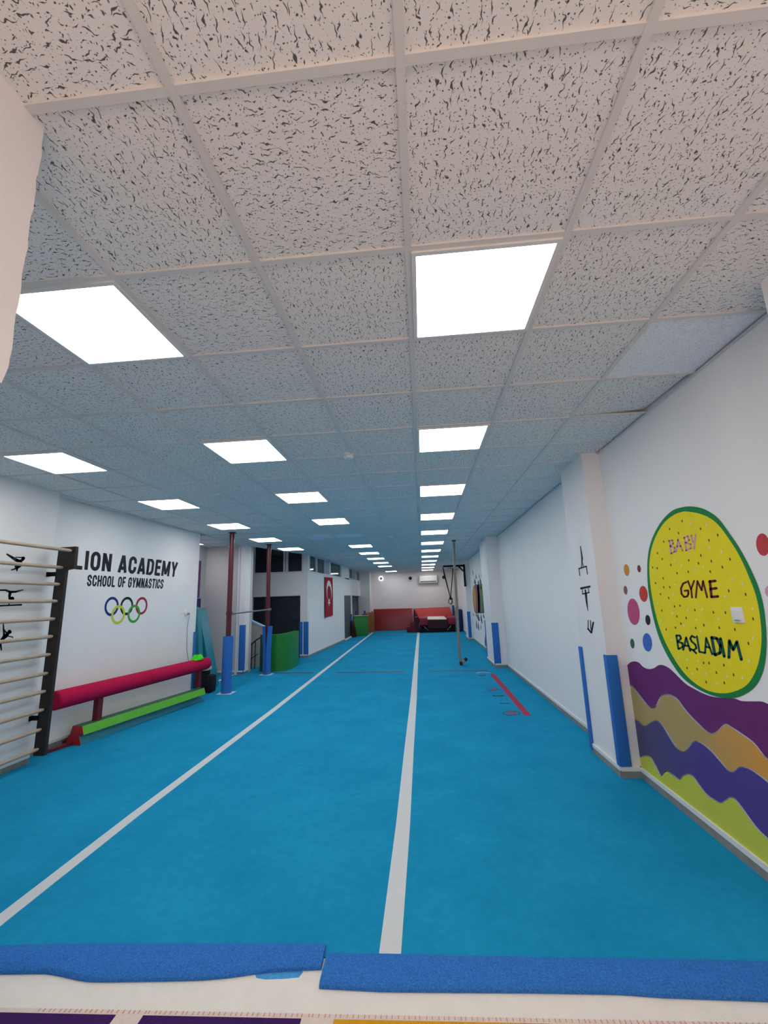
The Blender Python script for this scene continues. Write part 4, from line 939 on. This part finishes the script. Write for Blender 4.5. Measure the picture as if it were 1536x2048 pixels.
# ------------------------------------------------------------------ ring bracket and rings
br = thing('ring_bracket', 'black steel wall arm with diagonal brace at the top of the third right-hand pillar', 'bracket', (1.58, 15, 2.7))
YB = 14.72; qa, qb, qc = ony(886, 1132, YB), ony(927, 1131.5, YB), ony(930, 1173, YB)
MB().box((qa.x, YB-.03, qa.z-.05), (1.60, YB+.03, qa.z+.02)).build('arm', M['black_metal'], br)
MB().box((1.53, YB-.04, qc.z), (1.60, YB+.04, qa.z+.03)).build('wall_plate', M['black_metal'], br)
q1, q2 = ony(917, 1133, YB), ony(926.5, 1142, YB); MB().tube([q1, q2], .03, 6).build('brace', M['black_metal'], br)
MB().box((ony(895,1136,YB).x-.01, YB-.02, qa.z-.10), (ony(906,1136,YB).x, YB+.02, qa.z-.085)).build('lower_rail', M['black_metal'], br)
M['ring_wood'] = mat('ring_wood', '4b4138', .5, .1)
for k, (s0, mid, s1, rc, lab) in enumerate((((886, 1135), (889, 1150), (900, 1192), (901, 1203), 'left gymnastics ring on a black strap below the wall arm'), ((906, 1136.5), (905, 1150), (901.5, 1192), (903.5, 1205), 'right gymnastics ring on a black strap below the wall arm'))):
    t = thing('gymnastics_ring', lab, 'gymnastics ring', ony(*rc, YB), 'hanging gymnastics rings')
    YR = YB+.17*k
    MB().tube([ony(*s0, YB), ony(*mid, YB+.05*k), ony(*s1, YR), ony(rc[0], rc[1]-5, YR)], [.02, .026 if k == 0 else .016, .016, .02], 8).build('strap', M['black_metal'], t)
    p = ony(*rc, YR); MB().torus(p, (math.cos(.5+k), math.sin(.5+k), 0), (.25 if k else -.1, 0, 1), .085, .014).build('ring', M['ring_wood'], t, smooth=True)
    MB().lathe(p+Vector((0, 0, .1)), [(.03, -.02), (.045, .02), (.03, .06)], 10).build('buckle', M['black_metal'], t, smooth=True)
# ------------------------------------------------------------------ back wall equipment
YBW = 21.0
ac = thing('air_conditioner', 'white split air conditioner high on the back wall', 'air conditioner', (.45, 20.9, 2.3))
a0, a1 = ony(838, 1151.5, 20.8), ony(875, 1165, 20.8)
MB().box((a0.x, 20.78, a1.z), (a1.x, YBW, a0.z), .03).build('body', M['plastic'], ac, smooth=True)
MB().box((a0.x+.06, 20.765, a1.z+.05), (a1.x-.06, 20.79, a1.z+.08)).build('air_slot', M['black'], ac)
MB().box((a0.x+.03, 20.77, a1.z+.10), (a1.x-.03, 20.785, a0.z-.05), .005).build('front_panel', M['plastic'], ac)
for x, y, lab in ((820.5, 1156.5, 'square exhaust fan left of the air conditioner on the back wall'), (887.5, 1154.5, 'square exhaust fan on the back wall behind the hanging rings')):
    p = ony(x, y, 20.95); t = thing('exhaust_fan', lab, 'fan', p, 'exhaust fans on the back wall')
    MB().box((p.x-.12, 20.95, p.z-.12), (p.x+.12, YBW, p.z+.12), .01).build('cover', M['plastic'], t)
    MB().lathe((p.x, 20.955, p.z), [(.085, 0), (.085, .012), (.03, .02)], 24, (0, -1, 0)).build('grille', M['black'], t)
    MB().lathe((p.x, 20.945, p.z), [(.03, 0), (.025, .01)], 16, (0, -1, 0)).build('hub', M['plastic_grey'], t)
p = ony(762, 1157, 20.95); t = thing('ring_lamp', 'round lit fan with a bright white ring on the left of the back wall', 'lamp', p)
MB().torus((p.x, 20.94, p.z), (1, 0, 0), (0, 0, 1), .10, .022, 32, 10).build('glowing_ring', emit_mat('ring_glow', (1, 1, 1), 1.1), t, smooth=True)
MB().lathe((p.x, YBW, p.z), [(.075, 0), (.07, .05)], 24, (0, -1, 0)).build('centre', M['plastic_grey'], t)
# left red crash mat leaning on the back wall
def slab(pts4, th, name, m_, parent=None, bev=.02):
    a, b, c_, d = [Vector(p) for p in pts4]; n = (b-a).cross(d-a).normalized(); mb = MB(); mb.prism([a, b, c_, d], n*th, bev); return mb.build(name, m_, parent, smooth=True)
t = thing('crash_mat', 'wide red crash mat leaning on the left of the back wall', 'crash mat', (-1.6, 20.7, 0))
slab([(-2.53, 20.45, .0), (-.58, 20.45, .0), (-.55, 20.72, 1.045), (-2.50, 20.72, 1.055)], -.25, 'mat_body', M['mat_red'], t)
MB().box((-2.60, 20.5, .02), (-2.545, 20.75, .95), .02).build('side_panel', M['maroon_dark'], t)
t = thing('crash_mat', 'bright red crash mat leaning behind the trampoline, right of the back wall', 'crash mat', (.6, 20.2, 0))
slab([(-.20, 19.5, .55), (1.40, 19.5, .56), (1.30, 20.6, 1.06), (-.44, 20.6, 1.04)], -.2, 'mat_body', mat('bright_red_vinyl', 'b92624', .35, .1, 6, .6, 5, spec=.5), t)
MB().prism([Vector((-.46, 20.55, 1.03)), Vector((-.46, 20.55, 0)), Vector((-.24, 19.5, 0)), Vector((-.22, 19.5, .54))], (-.03, 0, 0)).build('side_panel', M['maroon'], t)
MB().box((-.2, 19.55, 0), (1.4, 20.6, .5)).build('lower_body', M['maroon_dark'], t)
# step block
t = thing('step_block', 'dark maroon foam steps between the red mats', 'foam block', (-.4, 18.9, 0))
P = [(-.80, 0), (-.25, 0), (-.25, .68), (-.42, .68), (-.42, .45), (-.62, .45), (-.62, .24), (-.80, .24)]
MB().prism([Vector((x, 18.95, z)) for x, z in P], (0, .55, 0), .012).build('block', M['maroon'], t, smooth=True)
MB().prism([Vector((x, 18.935, z)) for x, z in ((-.42, .01), (-.26, .01), (-.26, .67), (-.42, .67))], (0, .015, 0)).build('end_face', M['maroon_dark'], t)
# mini trampoline
YT = 18.6
tr = thing('mini_trampoline', 'trampoline with a white bed between two maroon side pads before the bright red mat', 'trampoline', (.6, 18.9, 0))
def ty(x, y, Y=YT): return ony(x, y, Y)
b0, b1, b2, b3 = ty(855, 1238.5), ty(893.5, 1238), ty(888, 1232.5, 19.3), ty(854, 1233, 19.3)
MB().hexa([b0+Vector((0,0,-.02)), b1+Vector((0,0,-.02)), b2+Vector((0,0,-.02)), b3+Vector((0,0,-.02)), b0, b1, b2, b3]).build('bed', M['white_felt'], tr)
for xs, nm in (((839.5, 855), 'side_pad'), ((896, 911), 'side_pad')):
    l0, l1 = ty(xs[0], 1236.5).x, ty(xs[1], 1236.5).x; z1, z0 = ty(846, 1236.5).z, ty(846, 1250.5).z
    MB().prism([Vector((l0, YT, z0)), Vector((l0, YT, z1)), Vector((l0+.02, 19.35, z1+.05)), Vector((l0+.02, 19.35, z0))], (l1-l0, 0, 0), .015).build(nm, mat('rose_maroon_vinyl', '8c1c3a', .4, .1, 6), tr, smooth=True)
z1, z0 = ty(873, 1239.5).z, ty(873, 1256).z
MB().box((ty(855, 1240).x, YT+.03, z0), (ty(895, 1240).x, YT+.07, z1)).build('front_pad', M['maroon_dark'], tr)
for x in (843, 908): MB().box((ty(x, 1260).x-.03, YT+.1, 0), (ty(x, 1260).x+.03, YT+.16, .32)).build('leg', M['black_metal'], tr)
for x in (843, 908): MB().box((ty(x, 1260).x-.03, 19.2, 0), (ty(x, 1260).x+.03, 19.26, .32)).build('leg', M['black_metal'], tr)
for z in (.05, .13): MB().box((ty(840, 1260).x, YT+.08, z), (ty(911, 1260).x, YT+.13, z+.035)).build('frame_rail', M['black_metal'], tr)
for xa, xb in ((848, 856), (903, 895)): MB().tube([Vector((ty(xa, 1255).x, YT+.1, .28)), Vector((ty(xb, 1255).x, YT+.1, .08))], .02, 8).build('brace', M['plastic_grey'], tr)
MB().box((ty(839, 1260).x, YT+.2, .0), (ty(911, 1260).x, 19.3, .16)).build('lower_frame', M['trunk'], tr)
# navy mats on the right
MB_ = MB(); MB_.box((1.54, 18.9, 0), (1.76, 19.25, .97), .05); t = thing('folded_mat', 'navy blue folded mat standing in the far right corner', 'mat', (1.65, 19.1, 0)); MB_.build('mat_body', M['navy'], t, smooth=True)
MB().box((1.53, 18.91, 0), (1.56, 19.24, .93), .01).build('side_panel', M['black'], t)
t = tag(MB().box((1.44, 20.65, 0), (1.54, 20.9, 1.12), .02).build('narrow_mat', mat('slate_blue_vinyl', '31507a', .5, .08), smooth=True), 'narrow slate blue pad standing behind the rope, beside the bright red mat', 'mat')
# far left mats
t = thing('green_mat', 'small green mat standing by the far left doorway', 'mat', (-2.76, 17.6, 0))
slab([(-3.05, 17.75, 0), (-2.46, 17.95, 0), (-2.46, 18.0, .86), (-3.05, 17.8, .87)], -.2, 'mat_body', M['mat_green'], t)
MB().prism([Vector((-3.05, 17.74, .845)), Vector((-2.46, 17.94, .835)), Vector((-2.46, 17.94, .865)), Vector((-3.05, 17.74, .875))], (0, .2, 0)).build('top_edge', M['cream'], t)
t = thing('brown_mat', 'brown mat standing between the small green mat and the red crash mat', 'mat', (-2.5, 19.4, 0))
slab([(-2.66, 19.25, 0), (-2.36, 19.75, 0), (-2.36, 19.75, .93), (-2.66, 19.25, .87)], -.3, 'mat_body', M['brown'], t)
t = thing('folded_mat', 'dark maroon folded mat by the far doorway post, left of the small green mat', 'mat', (-3.0, 17.3, 0))
MB().prism([Vector((-3.08, 17.25, .0)), Vector((-2.88, 17.25, 0)), Vector((-2.93, 17.25, .32)), Vector((-3.0, 17.25, .6)), Vector((-3.08, 17.25, .7))], (0, .3, 0), .02).build('mat_body', M['maroon_dark'], t, smooth=True)
